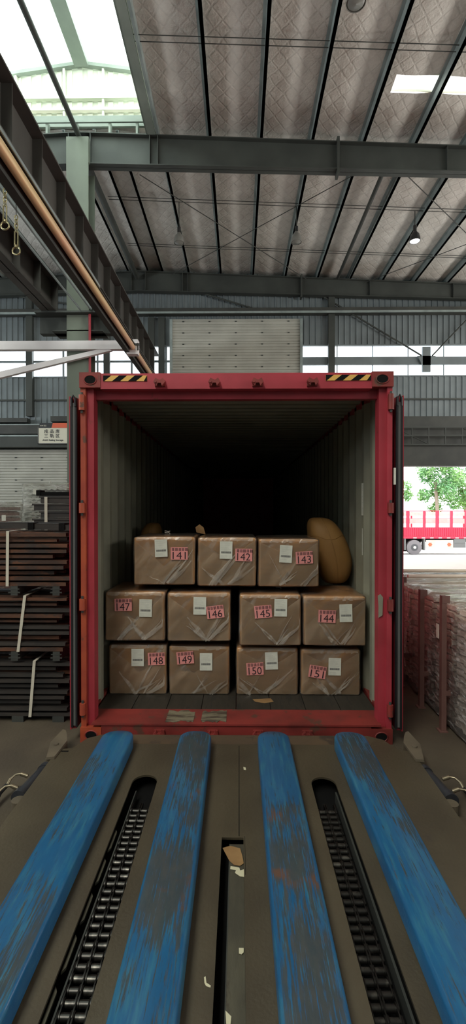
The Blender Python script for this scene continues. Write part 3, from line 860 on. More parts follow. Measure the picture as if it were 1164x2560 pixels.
# worn bare patches on the sill plate and bottom of opening
part('sill_ramp', MB().hexa([(CX - 1.16, Y0 + .16, FZ - .02), (CX + 1.16, Y0 + .16, FZ - .02), (CX + 1.16, Y0 + .26, FZ - .02), (CX - 1.16, Y0 + .26, FZ - .02),
                             (CX - 1.16, Y0 + .16, FZ - .004), (CX + 1.16, Y0 + .16, FZ - .004), (CX + 1.16, Y0 + .26, FZ), (CX - 1.16, Y0 + .26, FZ)]), M['redd'], ct)
b = MB()
rr = random.Random(4)
for (x0, x1) in ((-.58, -.36), (-.30, -.10)):
    pts = []
    for i in range(12): pts.append((x0 + (x1 - x0) * i / 11, Y0 + .02 + rr.random() * .04))
    for i in range(12): pts.append((x1 - (x1 - x0) * i / 11, Y0 + .20 + rr.random() * .05))
    b.prism(pts, lambda a, c, q: (a, c, q), FZ - .0035, FZ + .0008)
part('bare_metal_patch', b, M['bare'], ct, 'worn pale bare patch')
# floor planks
PWD = (2 * 1.165) / 8
for i in range(8):
    x = CX - 1.165 + i * PWD
    part('floor_plank', MB().box(x + .003, x + PWD - .003, Y0 + .26, YL - .05, FZ - .028, FZ), M['plank'], ct)
part('under_frame', MB().box(CX - 1.17, CX + 1.17, Y0 + .27, YL - .05, .02, FZ - .03), M['redd'], ct)
# side walls, corrugated, red outside, painted inside
def cwall(sd):
    b = MB(); xi = CX + sd * 1.176; P = .278; pts = []
    y = Y0 + .15
    while y < YL - .1:
        pts += [(y, 0), (y + .070, 0), (y + .139, .036), (y + .209, .036)]; y += P
    pts.append((YL - .05, 0))
    z0, z1 = FZ, TOP - .06
    for layer, mi in ((0, 1), (.003, 0)):
        b.m = mi
        for (ya, da), (yb, db) in zip(pts, pts[1:]):
            b.quad((xi + sd * (da + layer), ya, z0), (xi + sd * (db + layer), yb, z0), (xi + sd * (db + layer), yb, z1), (xi + sd * (da + layer), ya, z1))
    part('side_wall', b, [M['red'], M['inner']], ct)
    part('top_rail', MB().box(min(xi, xi + sd * .043), max(xi, xi + sd * .043), Y0 + .16, YL - .1, TOP - .10, TOP - .03), M['red'], ct)
    part('bottom_rail', MB().box(min(xi + sd * .002, xi + sd * .043), max(xi + sd * .002, xi + sd * .043), Y0 + .17, YL - .1, .03, FZ + .02), M['redd'], ct)
cwall(-1); cwall(1)
# roof corrugated across
b = MB(); y = Y0 + .16; pts = []
while y < YL - .1:
    pts += [(y, 0), (y + .06, 0), (y + .085, .022), (y + .145, .022)]; y += .17
for layer, mi in ((0, 1), (.003, 0)):
    b.m = mi
    for (ya, da), (yb, db) in zip(pts, pts[1:]):
        b.quad((CX - 1.176, ya, TOP - .065 + da + layer), (CX + 1.176, ya, TOP - .065 + da + layer), (CX + 1.176, yb, TOP - .065 + db + layer), (CX - 1.176, yb, TOP - .065 + db + layer))
part('roof', b, [M['red'], M['inner']], ct)
part('front_wall', MB().box(CX - 1.2, CX + 1.2, YL - .05, YL, 0, TOP), M['red'], ct)
# doors folded back
for sd in (-1, 1):
    a = lambda d: CX + sd * (HW + d)
    bx = lambda p, q: (min(a(p), a(q)), max(a(p), a(q)))
    z0, z1 = .10, 2.71
    x0, x1 = bx(.036, .080)
    d = part('door', MB().box(x0, x1, Y0 + .03, Y0 + 1.19, z0, z1), M['red'], ct)
    x0, x1 = bx(.070, .082); part('door_edge', MB().box(x0, x1, Y0 + .012, Y0 + .03, z0, z1), M['red'], d)
    for (p, q, yy) in ((.056, .070, .0), (.022, .036, .004)):
        x0, x1 = bx(p, q); part('gasket', MB().box(x0, x1, Y0 + yy, Y0 + .03, z0 + .02, z1 - .01), M['rubber'], d)
    x0, x1 = bx(.036, .056); part('gasket_strip', MB().box(x0, x1, Y0 + .010, Y0 + .03, z0 + .03, z1 - .05), M['stripg'], d)
    P = [(a(.030), Y0 + .006, z1 - .08), (a(.032), Y0 + .004, z1 - .02), (a(.046), Y0 + .002, z1 + .004), (a(.060), Y0 + .004, z1 - .02), (a(.062), Y0 + .006, z1 - .08)]
    part('gasket_bend', MB().tube(P, .009, 8), M['rubber'], d)
    for k in range(2):
        yb = Y0 + .35 + k * .45
        part('locking_bar', MB().cyl((a(.020), yb, z0 - .02), (a(.020), yb, z1 + .02), .014, 8), M['dsteel'], d)
part('latch_plate', MB().box(CX + HW + .003, CX + HW + .016, Y0 - .004, Y0 + .012, 2.02, 2.15), M['label'], ct, 'white metal tag')
# stickers on the right inner wall
def wall_sticker(ya, yb, z0, z1, lines, lab, mat='label'):
    x = CX + 1.176 - .002
    s_ = part('wall_sticker', MB().box(x - .0012, x, ya, yb, z0, z1), M[mat], ct, lab)
    b = MB(); r2 = random.Random(int(z0 * 100))
    z = z0 + .02
    while z < z1 - .02 and lines:
        b.box(x - .0018, x - .0012, ya + .012, ya + .012 + r2.random() * (yb - ya - .03) + .004, z, z + .006); z += .014
    if lines: part('print', b, M['inkl'], s_)
yw = Y0 + .15 + .278
wall_sticker(yw + .278 + .004, yw + .278 + .066, 1.77, 2.07, True, 'white sticker with faint vertical print')
wall_sticker(yw + .278 + .024, yw + .278 + .044, 1.40, 1.65, False, 'narrow white vertical lettering strip')
part('torn_tape', MB().prism([(0, 0), (.03, .02), (.034, .16), (.014, .185), (-.006, .17), (.0, .09)], lambda p, c, q: (1.093 + p, q, .98 + c), Y0 + .038, Y0 + .045), M['inner'], ct, 'torn pale tape on the post')

# ================================================================== CARTONS
SC = 278.0
def cX(px): return (px - 597) / SC
def cZ(py): return CZ - (py - 1267) / SC
CY = 4.205
def ctx(front):
    return lambda cx, cz, rot=0: (lambda x, y, z: (cx + x * math.cos(rot) - y * math.sin(rot), front - z, cz + x * math.sin(rot) + y * math.cos(rot)))
def carton(num, x0, x1, y0, y1, wl, pt, dy, lab):
    """wl: white label centre px; pt: pink tag centre px and tilt"""
    seed = num
    X0, X1 = cX(x0) + .004, cX(x1) - .004; Z1, Z0 = cZ(y0) - .006, cZ(y1)
    F = CY + dy; D = .62
    cx, cz, w_, h_ = (X0 + X1) / 2, (Z0 + Z1) / 2, X1 - X0, Z1 - Z0
    t = thing('wrapped_carton', lab, 'carton', (cx, F + D / 2, Z0), 'film wrapped cartons in the container')
    part('box', softbox(cx, F + D / 2, cz, w_ - .014, D - .014, h_ - .014, .016, .006, seed, 5), M['card'], t)
    part('wrap_film', softbox(cx, F + D / 2, cz, w_, D, h_, .022, .008, seed, 15, .007), M['film'], t)
    # second film layer folded up in a V on the front
    rnd = random.Random(seed)
    vx = cx + rnd.uniform(-.06, .06); vz = cz + rnd.uniform(-.05, .06)
    def up(x): 
        k = (x - (cx - w_ / 2)) / w_; kv = (vx - (cx - w_ / 2)) / w_
        f = 1 - k / kv if k < kv else (k - kv) / (1 - kv)
        return vz + (Z1 - .02 - vz) * f
    b = MB()
    def fn(u, v):
        x = cx - w_ / 2 + .018 + (w_ - .036) * u; z = Z0 + .015 + (up(x) - Z0 - .015) * v
        return (x, F - .007 - .008 * math.sin(math.pi * u) * math.sin(math.pi * v) + .004 * noise.noise(Vector((x * 14, seed, z * 14))), z)
    b.grid(fn, 24, 10)
    part('film_fold', b, M['film2'], t)
    # folded ribbons of film fanning up from the lower edge
    ox = cx + rnd.uniform(-.06, .08)
    for k in range(7):
        if k == 4: ox = cx + rnd.uniform(-.16, .12)
        an = R(rnd.choice((1, 1, 1, -1)) * 1.0 * rnd.uniform(28, 62)); an = an if an > 0 else math.pi + an
        ln = rnd.uniform(.16, .40); wd = rnd.uniform(.003, .018); xa = ox + rnd.uniform(-.04, .04); za = Z0 + .02
        P = []
        for i2 in range(7):
            q = i2 / 6; x = xa + math.cos(an) * ln * q; z = za + math.sin(an) * ln * q + .006 * math.sin(q * 7 + k)
            x = min(max(x, X0 + .02), X1 - .02); P.append((x, z, wd * (.3 + .7 * math.sin(math.pi * min(1, q + .15)))))
        mb = MB()
        for (xa2, za2, wa), (xb2, zb2, wb2) in zip(P, P[1:]):
            nx, nz = -math.sin(an), math.cos(an); yy = F - .0185
            mb.quad((xa2 - nx * wa, yy, za2 - nz * wa), (xb2 - nx * wb2, yy, zb2 - nz * wb2), (xb2 + nx * wb2, yy - .0012, zb2 + nz * wb2), (xa2 + nx * wa, yy - .0012, za2 + nz * wa))
        part('film_tuck', mb, M['tuck'], t)
    mb = MB()  # pale strips along the top edge, its highlight put into the colour
    for i2 in range(16):
        xa = X0 + .03 + (w_ - .06) * i2 / 16; xb = xa + (w_ - .06) / 16; d1 = rnd.uniform(.004, .020)
        mb.quad((xa, F - .012, Z1 - .02 - d1), (xb, F - .012, Z1 - .02 - rnd.uniform(.004, .02)), (xb, F - .004, Z1 - .002), (xa, F - .004, Z1 - .002))
    part('film_glint', mb, M['tuck'], t)
    fy = F - .019
    lw, lh = .056, .078
    lx, lz = cX(wl[0]), cZ(wl[1])
    rt = wl[2] if len(wl) > 2 else 0
    f = lambda a, c, q, X=lx, Z=lz, r=R(rt): (X + a * math.cos(r) - c * math.sin(r), fy - q, Z + a * math.sin(r) + c * math.cos(r))
    L_ = part('shipping_label', MB().prism([(-lw, -lh), (lw, -lh), (lw, lh), (-lw, lh)], f, 0, .0015), M['label'], t)
    b = MB()
    for k in range(9):
        zz = .066 - k * .009
        b.prism([(-lw + .008, zz), (rnd.uniform(.0, lw - .008), zz), (rnd.uniform(.0, lw - .008), zz + .0022), (-lw + .008, zz + .0022)], f, .0015, .0018)
    for k in range(3):
        zz = -.050 - k * .009; b.prism([(-lw + .008, zz), (.01, zz), (.01, zz + .002), (-lw + .008, zz + .002)], f, .0015, .0018)
    part('fine_print', b, M['inkl'], L_, kind='stuff')
    b = MB(); x = -lw + .012
    while x < lw - .014:
        ww = rnd.choice((.0025, .0045)); b.prism([(x, -.030), (x + ww, -.030), (x + ww, -.012), (x, -.012)], f, .0015, .0019); x += ww + .0013
    part('barcode', b, M['inkg'], L_, kind='stuff')
    px_, pz_, pr = cX(pt[0]), cZ(pt[1]), R(pt[2])
    tw, th = .076, .055
    fy2 = fy - .0016
    g = lambda a, c, q: (px_ + a * math.cos(pr) - c * math.sin(pr), fy2 - q, pz_ + a * math.sin(pr) + c * math.cos(pr))
    T_ = part('number_tag', MB().prism([(-tw, -th), (tw, -th), (tw, th), (-tw, th)], g, 0, .0015), M['pink'], t, 'pink number tag')
    b = MB(); x = -tw + .012
    for grp in range(5):
        for k in range(4):
            ww = rnd.choice((.0028, .0045)); b.prism([(x, .022), (x + ww, .022), (x + ww, .050), (x, .050)], g, .0015, .002); x += ww + .0022
        x += .006
    part('barcode', b, M['ink'], T_, kind='stuff')
    text(str(num), .094, lambda x, y, z: g(x, y - .021, .0022 + z), M['ink'], T_, 'digits', bold=.0, width=.118)
    # knot of film on top
    if rnd.random() < .8:
        kx = cx + rnd.uniform(-.1, .2); ky = F + rnd.uniform(.2, .4)
        P = [(kx + .03 * math.cos(i * 1.3), ky + .02 * math.sin(i), Z1 + .002 + .035 * abs(math.sin(i * .9))) for i in range(7)]
        part('film_knot', MB().tube(P, .003, 5), M['knot'], t)
    return t
carton(141, 332, 489, 1337, 1460, (404, 1367, 2), (449, 1380, 0), -.02, 'wrapped brown carton with tag 141, left of three in the top row')
carton(142, 491, 642, 1339, 1464, (565, 1372, -1), (609, 1384, -1), .0, 'wrapped brown carton with tag 142, middle of the top row')
carton(143, 643, 800, 1343, 1466, (714, 1382, -3), (760, 1391, 3), .02, 'wrapped brown carton with tag 143, right end of the top row')
carton(147, 264, 416, 1472, 1596, (368, 1513, -1), (313, 1505, 1), -.07, 'wrapped brown carton with tag 147, far left of the middle row')
carton(146, 418, 578, 1474, 1597, (501, 1507, -1), (539, 1522, 7), -.07, 'wrapped brown carton with tag 146, second from left in the middle row')
carton(145, 596, 752, 1478, 1607, (699, 1511, -1), (656, 1521, 5), -.07, 'wrapped brown carton with tag 145, third from left in the middle row')
carton(144, 753, 911, 1482, 1607, (858, 1524, 1.5), (812, 1532, -2), -.07, 'wrapped brown carton with tag 144, far right of the middle row')
carton(148, 268, 417, 1608, 1737, (344, 1641, 0), (391, 1644, 2), .0, 'wrapped brown carton with tag 148, far left of the bottom row')
carton(149, 419, 575, 1611, 1737, (515, 1651, 0), (463, 1641, 5), .0, 'wrapped brown carton with tag 149, second from left in the bottom row')
carton(150, 588, 747, 1615, 1737, (678, 1648, 2), (637, 1668, 3), .0, 'wrapped brown carton with tag 150, third from left in the bottom row')
carton(151, 749, 902, 1618, 1737, (835, 1662, -1), (792, 1675, -9), .0, 'wrapped brown carton with tag 151, far right of the bottom row')

# inflated dunnage bags
def bag(cx, cy, cz, w_, d, h, lean, lab, seed):
    def fn(u, v):
        th = 2 * math.pi * u; ph = math.pi * (v - .5)
        cz_ = math.copysign(abs(math.sin(ph)) ** .85, math.sin(ph)); r = abs(math.cos(ph)) ** .6
        c, s_ = math.cos(th), math.sin(th)
        x = w_ / 2 * r * math.copysign(abs(c) ** .8, c); y = d / 2 * r * math.copysign(abs(s_) ** .6, s_); z = h / 2 * cz_
        k = 1 + .05 * noise.noise(Vector((x * 5 + seed, y * 5, z * 5)))
        x *= k; x += -lean * (z / h + .5) ** 2
        return (cx + x, cy + y, cz + z)
    t = thing('dunnage_bag', lab, 'airbag', (cx, cy, cz - h / 2))
    part('bag', MB().grid(fn, 40, 28), M['kraft'], t)
    P = [fn(.75, .04 + .92 * i / 24) for i in range(25)]
    P = [(x, y - .002, z) for x, y, z in P]
    part('seam', MB().tube(P, .004, 5), M['kraft'], t)
    P = [fn(.55 + .4 * i / 14, .62 + .02 * math.sin(i * .7)) for i in range(15)]
    part('crease', MB().tube([(x, y - .001, z) for x, y, z in P], .003, 5), M['kraft'], t)
bag(.985, 4.88, 1.40, .37, .50, .68, .16, 'brown inflated kraft dunnage bag between top cartons and right wall', 3)
bag(-1.04, 5.35, 1.36, .24, .45, .62, -.06, 'brown kraft dunnage bag in the dark behind carton 141 at the left', 8)
# scrap of torn cardboard on the cartons
b = MB().prism([(0, 0), (.09, -.02), (.07, .05), (.03, .08), (-.01, .05)], lambda a, c, q: (-.42 + a, 4.62 + q, cZ(1337) + .01 + c), 0, .004)
single('torn_cardboard', b, M['paper'], 'small torn cardboard scrap standing on top between cartons 141 and 142', 'cardboard', (-.42, 4.62, cZ(1337)))
b = MB().prism([(0, 0), (.16, .02), (.18, -.05), (.10, -.08), (.02, -.05)], lambda a, c, q: (.12 + a, 4.10 + c, q), FZ + .001, FZ + .003)
single('torn_cardboard', b, M['paper'], 'flat torn cardboard scrap on the container floor under carton 150', 'cardboard', (.12, 4.03, FZ))

# ================================================================== LOADING PLATFORM
DK = .104
pf = thing('loading_platform', 'low steel loading platform with chain slots in front of the container', 'platform', (-.03, 0, 0))
def deck_curve():
    cu = bpy.data.curves.new('deck', 'CURVE'); cu.dimensions = '2D'; cu.fill_mode = 'BOTH'; cu.extrude = .006
    def poly(P):
        sp = cu.splines.new('POLY'); sp.points.add(len(P) - 1)
        for p, q in zip(sp.points, P): p.co = (q[0], q[1], 0, 1)
        sp.use_cyclic_u = True
    poly([(-1.30, .2), (-1.30, 3.33), (-1.20, 3.36), (-1.14, 3.50), (-1.04, 3.56), (.98, 3.56), (1.08, 3.50), (1.14, 3.36), (1.235, 3.33), (1.235, .2)])
    def slot(x0, x1, ye):
        cx, r = (x0 + x1) / 2, (x1 - x0) / 2
        return [(x0, .3)] + [(cx - r * math.cos(a), ye - r + r * math.sin(a)) for a in [math.pi * i / 14 for i in range(15)]] + [(x1, .3)]
    poly(slot(-.676, -.519, 3.02)); poly(slot(.456, .610, 3.01))
    poly([(-.090, .3), (-.090, 2.45), (.024, 2.45), (.024, .3)])
    o = bpy.data.objects.new('deck', cu); COL.objects.link(o)
    dg = bpy.context.evaluated_depsgraph_get(); dg.update()
    me = bpy.data.meshes.new_from_object(o.evaluated_get(dg)); bpy.data.objects.remove(o)
    for v in me.vertices: v.co.x -= -.03; v.co.z += DK - .006
    me.materials.clear(); me.materials.append(M['deck'])
    return me
put('deck_plate', deck_curve(), pf)
part('front_edge', MB().box(-1.04, .98, 3.545, 3.56, .01, DK - .012), M['deck'], pf)
part('side_skirt', MB().box(-1.30, -1.285, .2, 3.33, .005, DK - .012), M['deck'], pf)
part('side_skirt', MB().box(1.22, 1.235, .2, 3.33, .005, DK - .012), M['deck'], pf)
part('rust_strip', MB().box(-1.03, .97, 3.42, 3.555, DK, DK + .001), M['rustd'], pf, 'rusty brown strip along the front edge')
part('tray', MB().box(-1.28, 1.21, .2, 3.54, .002, .010), M['black'], pf)  # black sheet added under the plate so the slots look shaded
part('inner_plate', MB().box(-.046, .0235, .3, 2.42, DK - .022, DK - .014), M['deckin'], pf)
part('inner_plate_rim', MB().box(-.050, -.046, .3, 2.42, .02, DK - .012), M['dsteel'], pf)
part('weld_seam', MB().box(-.001, .003, 2.46, 3.40, DK, DK + .0008), M['black'], pf)
for (xa, xb) in ((-.645, -.638), (.596, .606)):
    part('guide_rail', MB().box(xa, xb, .3, 2.9, .012, DK - .03), M['dsteel'], pf)
b = MB()
for k in range(9):
    y = .7 + k * .21; b.prism([(0, 0), (.16, 0), (.14, .012), (.02, .012)], lambda a, c, q: (-.674 + c, y + a, q), DK - .035, DK - .025)
part('slot_shim', b, M['deckin'], pf)
part('slot_mark', MB().box(-1.265, -1.215, 3.30, 3.315, DK, DK + .001), M['black'], pf)
part('slot_mark', MB().box(.03, .032, 2.2, 2.46, DK, DK + .0006), M['black'], pf)

# chains: duplex roller chain
def chain(xc, lab):
    t = thing('roller_chain', lab, 'chain', (xc, 1.0, DK - .05))
    p = .0445; z = DK - .045; r = .0128
    rol = MB().cyl((-.047, 0, 0), (-.009, 0, 0), r, 14).mesh('roller', M['roller'])
    rol2 = MB().cyl((.009, 0, 0), (.047, 0, 0), r, 14).mesh('roller', M['roller'])
    def plate(x, l):
        pts = []
        for i in range(9): a = math.pi / 2 + math.pi * i / 8; pts.append((-l / 2 + .018 * math.cos(a), .018 * math.sin(a)))
        for i in range(9): a = -math.pi / 2 + math.pi * i / 8; pts.append((l / 2 + .018 * math.cos(a), .018 * math.sin(a)))
        return [(a, c) for a, c in pts]
    mb = MB()
    for x in (-.052, -.005, .005, .052):
        mb.prism(plate(x, p), lambda a, c, q: (x + q, a, c), -.003, .003)
    link = mb.mesh('link_plate', M['chain'])
    mb = MB()
    for x in (-.046, -.0, .046):
        mb.prism(plate(x, p), lambda a, c, q: (x + q, a, c), -.0025, .0025)
    mb.cyl((-.060, -p / 2, 0), (.060, -p / 2, 0), .006, 6).cyl((-.060, p / 2, 0), (.060, p / 2, 0), .006, 6)
    link2 = mb.mesh('link_plate', M['chain'])
    n = int((2.78 - .9) / p)
    for i in range(n):
        y = -.1 + i * p
        put('roller', rol, t, (0, y, .005)); put('roller', rol2, t, (0, y, .005))
        put('link_plate', link if i % 2 else link2, t, (0, y + p / 2, .005))['kind'] = 'stuff'
    return t
chain(-.580, 'greasy black double roller chain in the left slot of the platform')
chain(.512, 'greasy black double roller chain in the right slot of the platform')

# guide horns and rams at platform sides
for sd, c, lab in ((-1, -1.335, 'left'), (1, 1.27, 'right')):
    t = thing('guide_horn', 'pale pointed guide plate at the %s front corner of the platform' % lab, 'guide plate', (c, 3.4, .06))
    pts = [(.03, 3.60), (.045, 3.40), (-.01, 3.19), (-.062, 3.20), (-.068, 3.42), (-.03, 3.52), (0, 3.58)]
    part('plate', MB().prism(pts, lambda a, y, q: (c + sd * a * 1.0, y, q), DK + .002, DK + .02), M['horn'], t)
    part('bolt', MB().cyl((c - sd * .01, 3.36, DK + .02), (c - sd * .01, 3.36, DK + .03), .018, 10), M['horn'], t)
    part('bracket', MB().box(min(c - sd * .06, c - sd * .0), max(c - sd * .06, c - sd * .0), 3.2, 3.45, 0.0, DK + .002), M['horn'], t)
    r_ = thing('hydraulic_ram', 'dark hydraulic ram with bent steel fittings and black hoses, %s of the platform' % lab, 'hydraulic cylinder', (c, 2.9, 0))
    part('barrel', MB().cyl((c - sd * .02, 3.16, .055), (c + sd * .015, 2.86, .055), .042, 16).cyl((c - sd * .022, 3.17, .055), (c - sd * .019, 3.13, .055), .05, 16).cyl((c + sd * .012, 2.89, .055), (c + sd * .017, 2.84, .055), .05, 16), M['cyl'], r_)
    part('lug', MB().cyl((c + sd * .0, 2.80, .02), (c + sd * .0, 2.80, .075), .04, 14), M['horn'], r_)
    e1 = [(c + sd * .045, 3.03, .085), (c + sd * .09, 3.03, .10), (c + sd * .12, 3.02, .10), (c + sd * .14, 2.99, .09), (c + sd * .145, 2.95, .07)]
    e2 = [(c + sd * .05, 2.90, .085), (c + sd * .09, 2.90, .10), (c + sd * .125, 2.89, .10), (c + sd * .15, 2.86, .085), (c + sd * .16, 2.82, .06)]
    for e in (e1, e2):
        f_ = part('elbow_fitting', MB().tube(e, .007, 8).cyl(e[0], e[1], .013, 8).cyl(e[-2], e[-1], .011, 8), M['brass'], r_)
    for k, e in enumerate((e1, e2)):
        q = e[-1]; P = [q, (q[0] + sd * .012, q[1] - .06, q[2] - .01), (q[0] + sd * .005 - sd * .02 * k, q[1] - .16, .025), (q[0] - sd * .03, q[1] - .25, .02), (q[0] - sd * .11, q[1] - .32, .02)]
        part('hose', MB().tube(P, .014, 8), M['hose'], r_)

# ================================================================== FORK TINES
FT = .205
def tine(xc, lab, wd=.2275):
    hw = wd / 2; mb = MB(); st = []
    ys = [.3 + i * .15 for i in range(20)]; ye = 3.45; tl = .13
    ys = [y for y in ys if y < ye - tl] + [ye - tl + tl * math.sin(math.pi / 2 * i / 14) for i in range(15)]
    rings = []
    for y in ys:
        k = max(0, (y - (ye - tl)) / tl); h2 = hw * (.22 + .78 * math.sqrt(max(0, 1 - k ** 2.0)))
        drop = .018 * k * k
        z1 = FT - drop; z0 = DK + .012
        c = min(.016, h2 * .4)
        sec = [(-h2, z0), (-h2, z1 - c), (-h2 + c * .3, z1 - c * .3), (-h2 + c, z1), (h2 - c, z1), (h2 - c * .3, z1 - c * .3), (h2, z1 - c), (h2, z0)]
        rings.append([len(mb.v) + i for i in range(8)])
        mb.v += [(xc + a, y, z) for a, z in sec]
    for r0, r1 in zip(rings, rings[1:]):
        for i in range(7): mb._f([r0[i], r0[i + 1], r1[i + 1], r1[i]], i not in (0, 3, 6))
        mb._f([r0[7], r0[0], r1[0], r1[7]])
    mb._f(rings[0][::-1]); mb._f(rings[-1])
    t = thing('fork_tine', lab, 'fork', (xc, .3, DK), 'four blue fork tines on the platform')
    part('blade', mb, M['blue'], t)
    part('sole', MB().box(xc - hw + .02, xc + hw - .02, .3, ye - .25, DK + .0015, DK + .011), M['dsteel'], t)
tine(-.873, 'worn blue steel fork tine, outermost on the left, with a bright scratched edge')
tine(-.312, 'worn blue steel fork tine, second from the left, between chain slot and centre slot')
tine(.247, 'worn blue steel fork tine, third from the left, with large bare patches')
tine(.795, 'worn blue steel fork tine, outermost on the right, least worn')

# scraps on the deck
def scrap(name, pts, z, mat, lab, cat='scrap', curl=0, grp=None):
    b = MB(); n = len(pts); cx = sum(p[0] for p in pts) / n; cy = sum(p[1] for p in pts) / n
    f = lambda a, c, q: (a, c, z + q + curl * ((a - cx) * 8) ** 2 + curl * .6 * math.sin((c - cy) * 25))
    b.prism(pts, f, 0, .0015)
    single(name, b, mat, lab, cat, (cx, cy, z), grp)
def dk(px, py, z=DK): s = (py - 1270) / (CZ - z); return ((px - 597) / s, 1170 / s)
zi = DK - .013
scrap('kraft_paper', [dk(*p, zi) for p in ((556, 2130), (575, 2124), (600, 2130), (606, 2150), (609, 2166), (600, 2172), (585, 2170), (573, 2160))], zi + .004, M['paper'], 'crumpled brown kraft paper piece at the top of the centre slot', 'paper', .004)
scrap('tape_scrap', [dk(*p, zi) for p in ((576, 2173), (598, 2177), (600, 2184), (610, 2181), (610, 2200), (600, 2199), (587, 2190), (590, 2183), (575, 2181))], zi + .002, M['scrap'], 'jagged cream tape scrap just below the brown paper in the centre slot')
scrap('tape_scrap', [dk(*p, zi) for p in ((597, 2381), (609, 2381), (609, 2392), (604, 2397), (597, 2395))], zi + .002, M['scrap'], 'small square cream tape scrap in the middle of the centre slot')
scrap('tape_scrap', [dk(*p, zi) for p in ((563, 2541), (578, 2556), (576, 2575), (565, 2575))], zi + .002, M['scrap'], 'cream tape scrap at the bottom edge of the picture in the centre slot')
scrap('tape_scrap', [dk(*p) for p in ((509, 2456), (513, 2454), (515, 2470), (526, 2477), (525, 2482), (514, 2478), (510, 2470))], DK + .001, M['scrap'], 'small crinkled pale scrap on the deck left of the centre slot')
scrap('tape_scrap', [dk(*p) for p in ((608, 1921), (614, 1923), (615, 1929), (609, 1928))], DK + .001, M['scrap'], 'tiny pinkish scrap on the far part of the deck between the tines')

# ================================================================== STEEL BUNDLES LEFT
def bar_mesh(L_, w_, h_, mat, hollow=True):
    """channel bar along x, end at x=0"""
    b = MB(); t = .006
    b.box(-L_, 0, 0, t, 0, h_); b.box(-L_, 0, t, w_, h_ - t, h_); b.box(-L_, 0, t, w_, 0, t)
    b.box(-L_, 0, w_ - t, w_, 0, h_)
    return b.mesh('bar', mat)
rb = bar_mesh(3.2, .05, .030, M['rust']); db = bar_mesh(3.2, .05, .026, M['dbar'])
rb2 = bar_mesh(3.2, .05, .021, M['rust'])
BX, BY = -1.46, 3.98
def bundle(z0, n, lab, straps, seed, h=.50, dark=.3):  # dark: share of dark bars, raised low down to put shade into colour
    rnd = random.Random(seed)
    t = thing('steel_bundle', lab, 'steel bars', (BX, BY, z0), 'strapped bundles of steel profiles at the left')
    st = h / n
    for i in range(n):
        for r in range(6):
            thin = (i % 3 == 2)
            o = put('bar', (db if rnd.random() < dark else (rb2 if rnd.random() < .4 else rb)), t,
                    (rnd.uniform(-.05, .03) - (.10 if thin else 0), r * .09 + rnd.uniform(-.008, .008) + (.03 if thin else 0), i * st + rnd.uniform(0, .003)))
    for (xt, xb) in straps:
        b = MB()
        b.hexa([(xb, BY - .014, z0), (xb + .025, BY - .014, z0), (xb + .025, BY - .0115, z0), (xb, BY - .0115, z0),
                (xt, BY - .014, z0 + h), (xt + .025, BY - .014, z0 + h), (xt + .025, BY - .0115, z0 + h), (xt, BY - .0115, z0 + h)])
        b.box(xt, xt + .025, BY - .014, BY + .54, z0 + h, z0 + h + .002)
        part('strap', b, M['strap'], t, 'white packing strap')
    return t
def dunnage(z, seed):
    for k, x in enumerate((-1.56, -1.92)):
        single('spacer_block', MB().box(x - .03, x + .03, BY - .01, BY + .5, z, z + .078).box(x - .05, x + .05, BY - .012, BY + .0, z + .02, z + .03).box(x - .045, x + .045, BY - .012, BY, z + .05, z + .057), M['dsteel'],
               'dark spacer block between the steel bundles, %s' % ('at their right end, ' + seed if k == 0 else 'further left, ' + seed), 'spacer', (x, BY, z), 'spacers between the steel bundles')
single('spacer_block', MB().box(-1.95, -1.85, BY, BY + .5, 0, .05), M['dsteel'], 'dark spacer block on the floor under the lowest bundle, left', 'spacer', (-1.9, BY, 0), 'spacers between the steel bundles')
single('spacer_block', MB().box(-1.60, -1.50, BY, BY + .5, 0, .05), M['dsteel'], 'dark spacer block on the floor under the lowest bundle, right', 'spacer', (-1.55, BY, 0), 'spacers between the steel bundles')
bundle(.05, 10, 'lowest bundle of shade-darkened steel profiles with a white strap, on the floor', [(-1.76, -1.80)], 1, .48, .75)
dunnage(.532, 'above the lowest bundle')
bundle(.61, 10, 'middle bundle of rusty steel profiles with a slanted white strap', [(-1.84, -1.90)], 2, .48, .35)
dunnage(1.092, 'below the top bundle')
bundle(1.17, 10, 'top bundle of orange-rusty steel profiles with a vertical white strap', [(-1.985, -1.99)], 3, .47, .06)
# loose beams on top
def beam(x, y, z, L_, ang, lab):
    t = thing('loose_beam', lab, 'steel beam', (x, y, z), 'loose dark channel beams on top of the rusty bundles')
    b = MB(); w_, h_ = .10, .055
    b.box(0, L_, 0, .006, 0, h_); b.box(0, L_, 0, w_, h_ - .006, h_); b.box(0, L_, w_ - .006, w_, 0, h_)
    b.box(0, L_, -.012, .0, 0, .006)
    o = put('beam_body', b.mesh('beam_body', M['dbar']), t)
    b = MB().box(-.05, 0, -.015, w_ + .01, -.002, h_ + .008).box(-.056, -.05, .0, .02, .01, .04)
    o2 = put('end_cap', b.mesh('end_cap', M['black']), t)
    t.rotation_euler = (0, 0, R(ang))
beam(-1.83, 4.16, 1.645, .46, 4, 'loose dark channel beam on top of the rusty bundles, nearest, left end visible')
beam(-1.50, 4.02, 1.645, .14, 0, 'loose dark channel beam on the rusty bundles, short end by the container door')
beam(-2.9, 4.30, 1.650, 1.50, 1, 'loose dark channel beam on the rusty bundles, behind the nearest one')
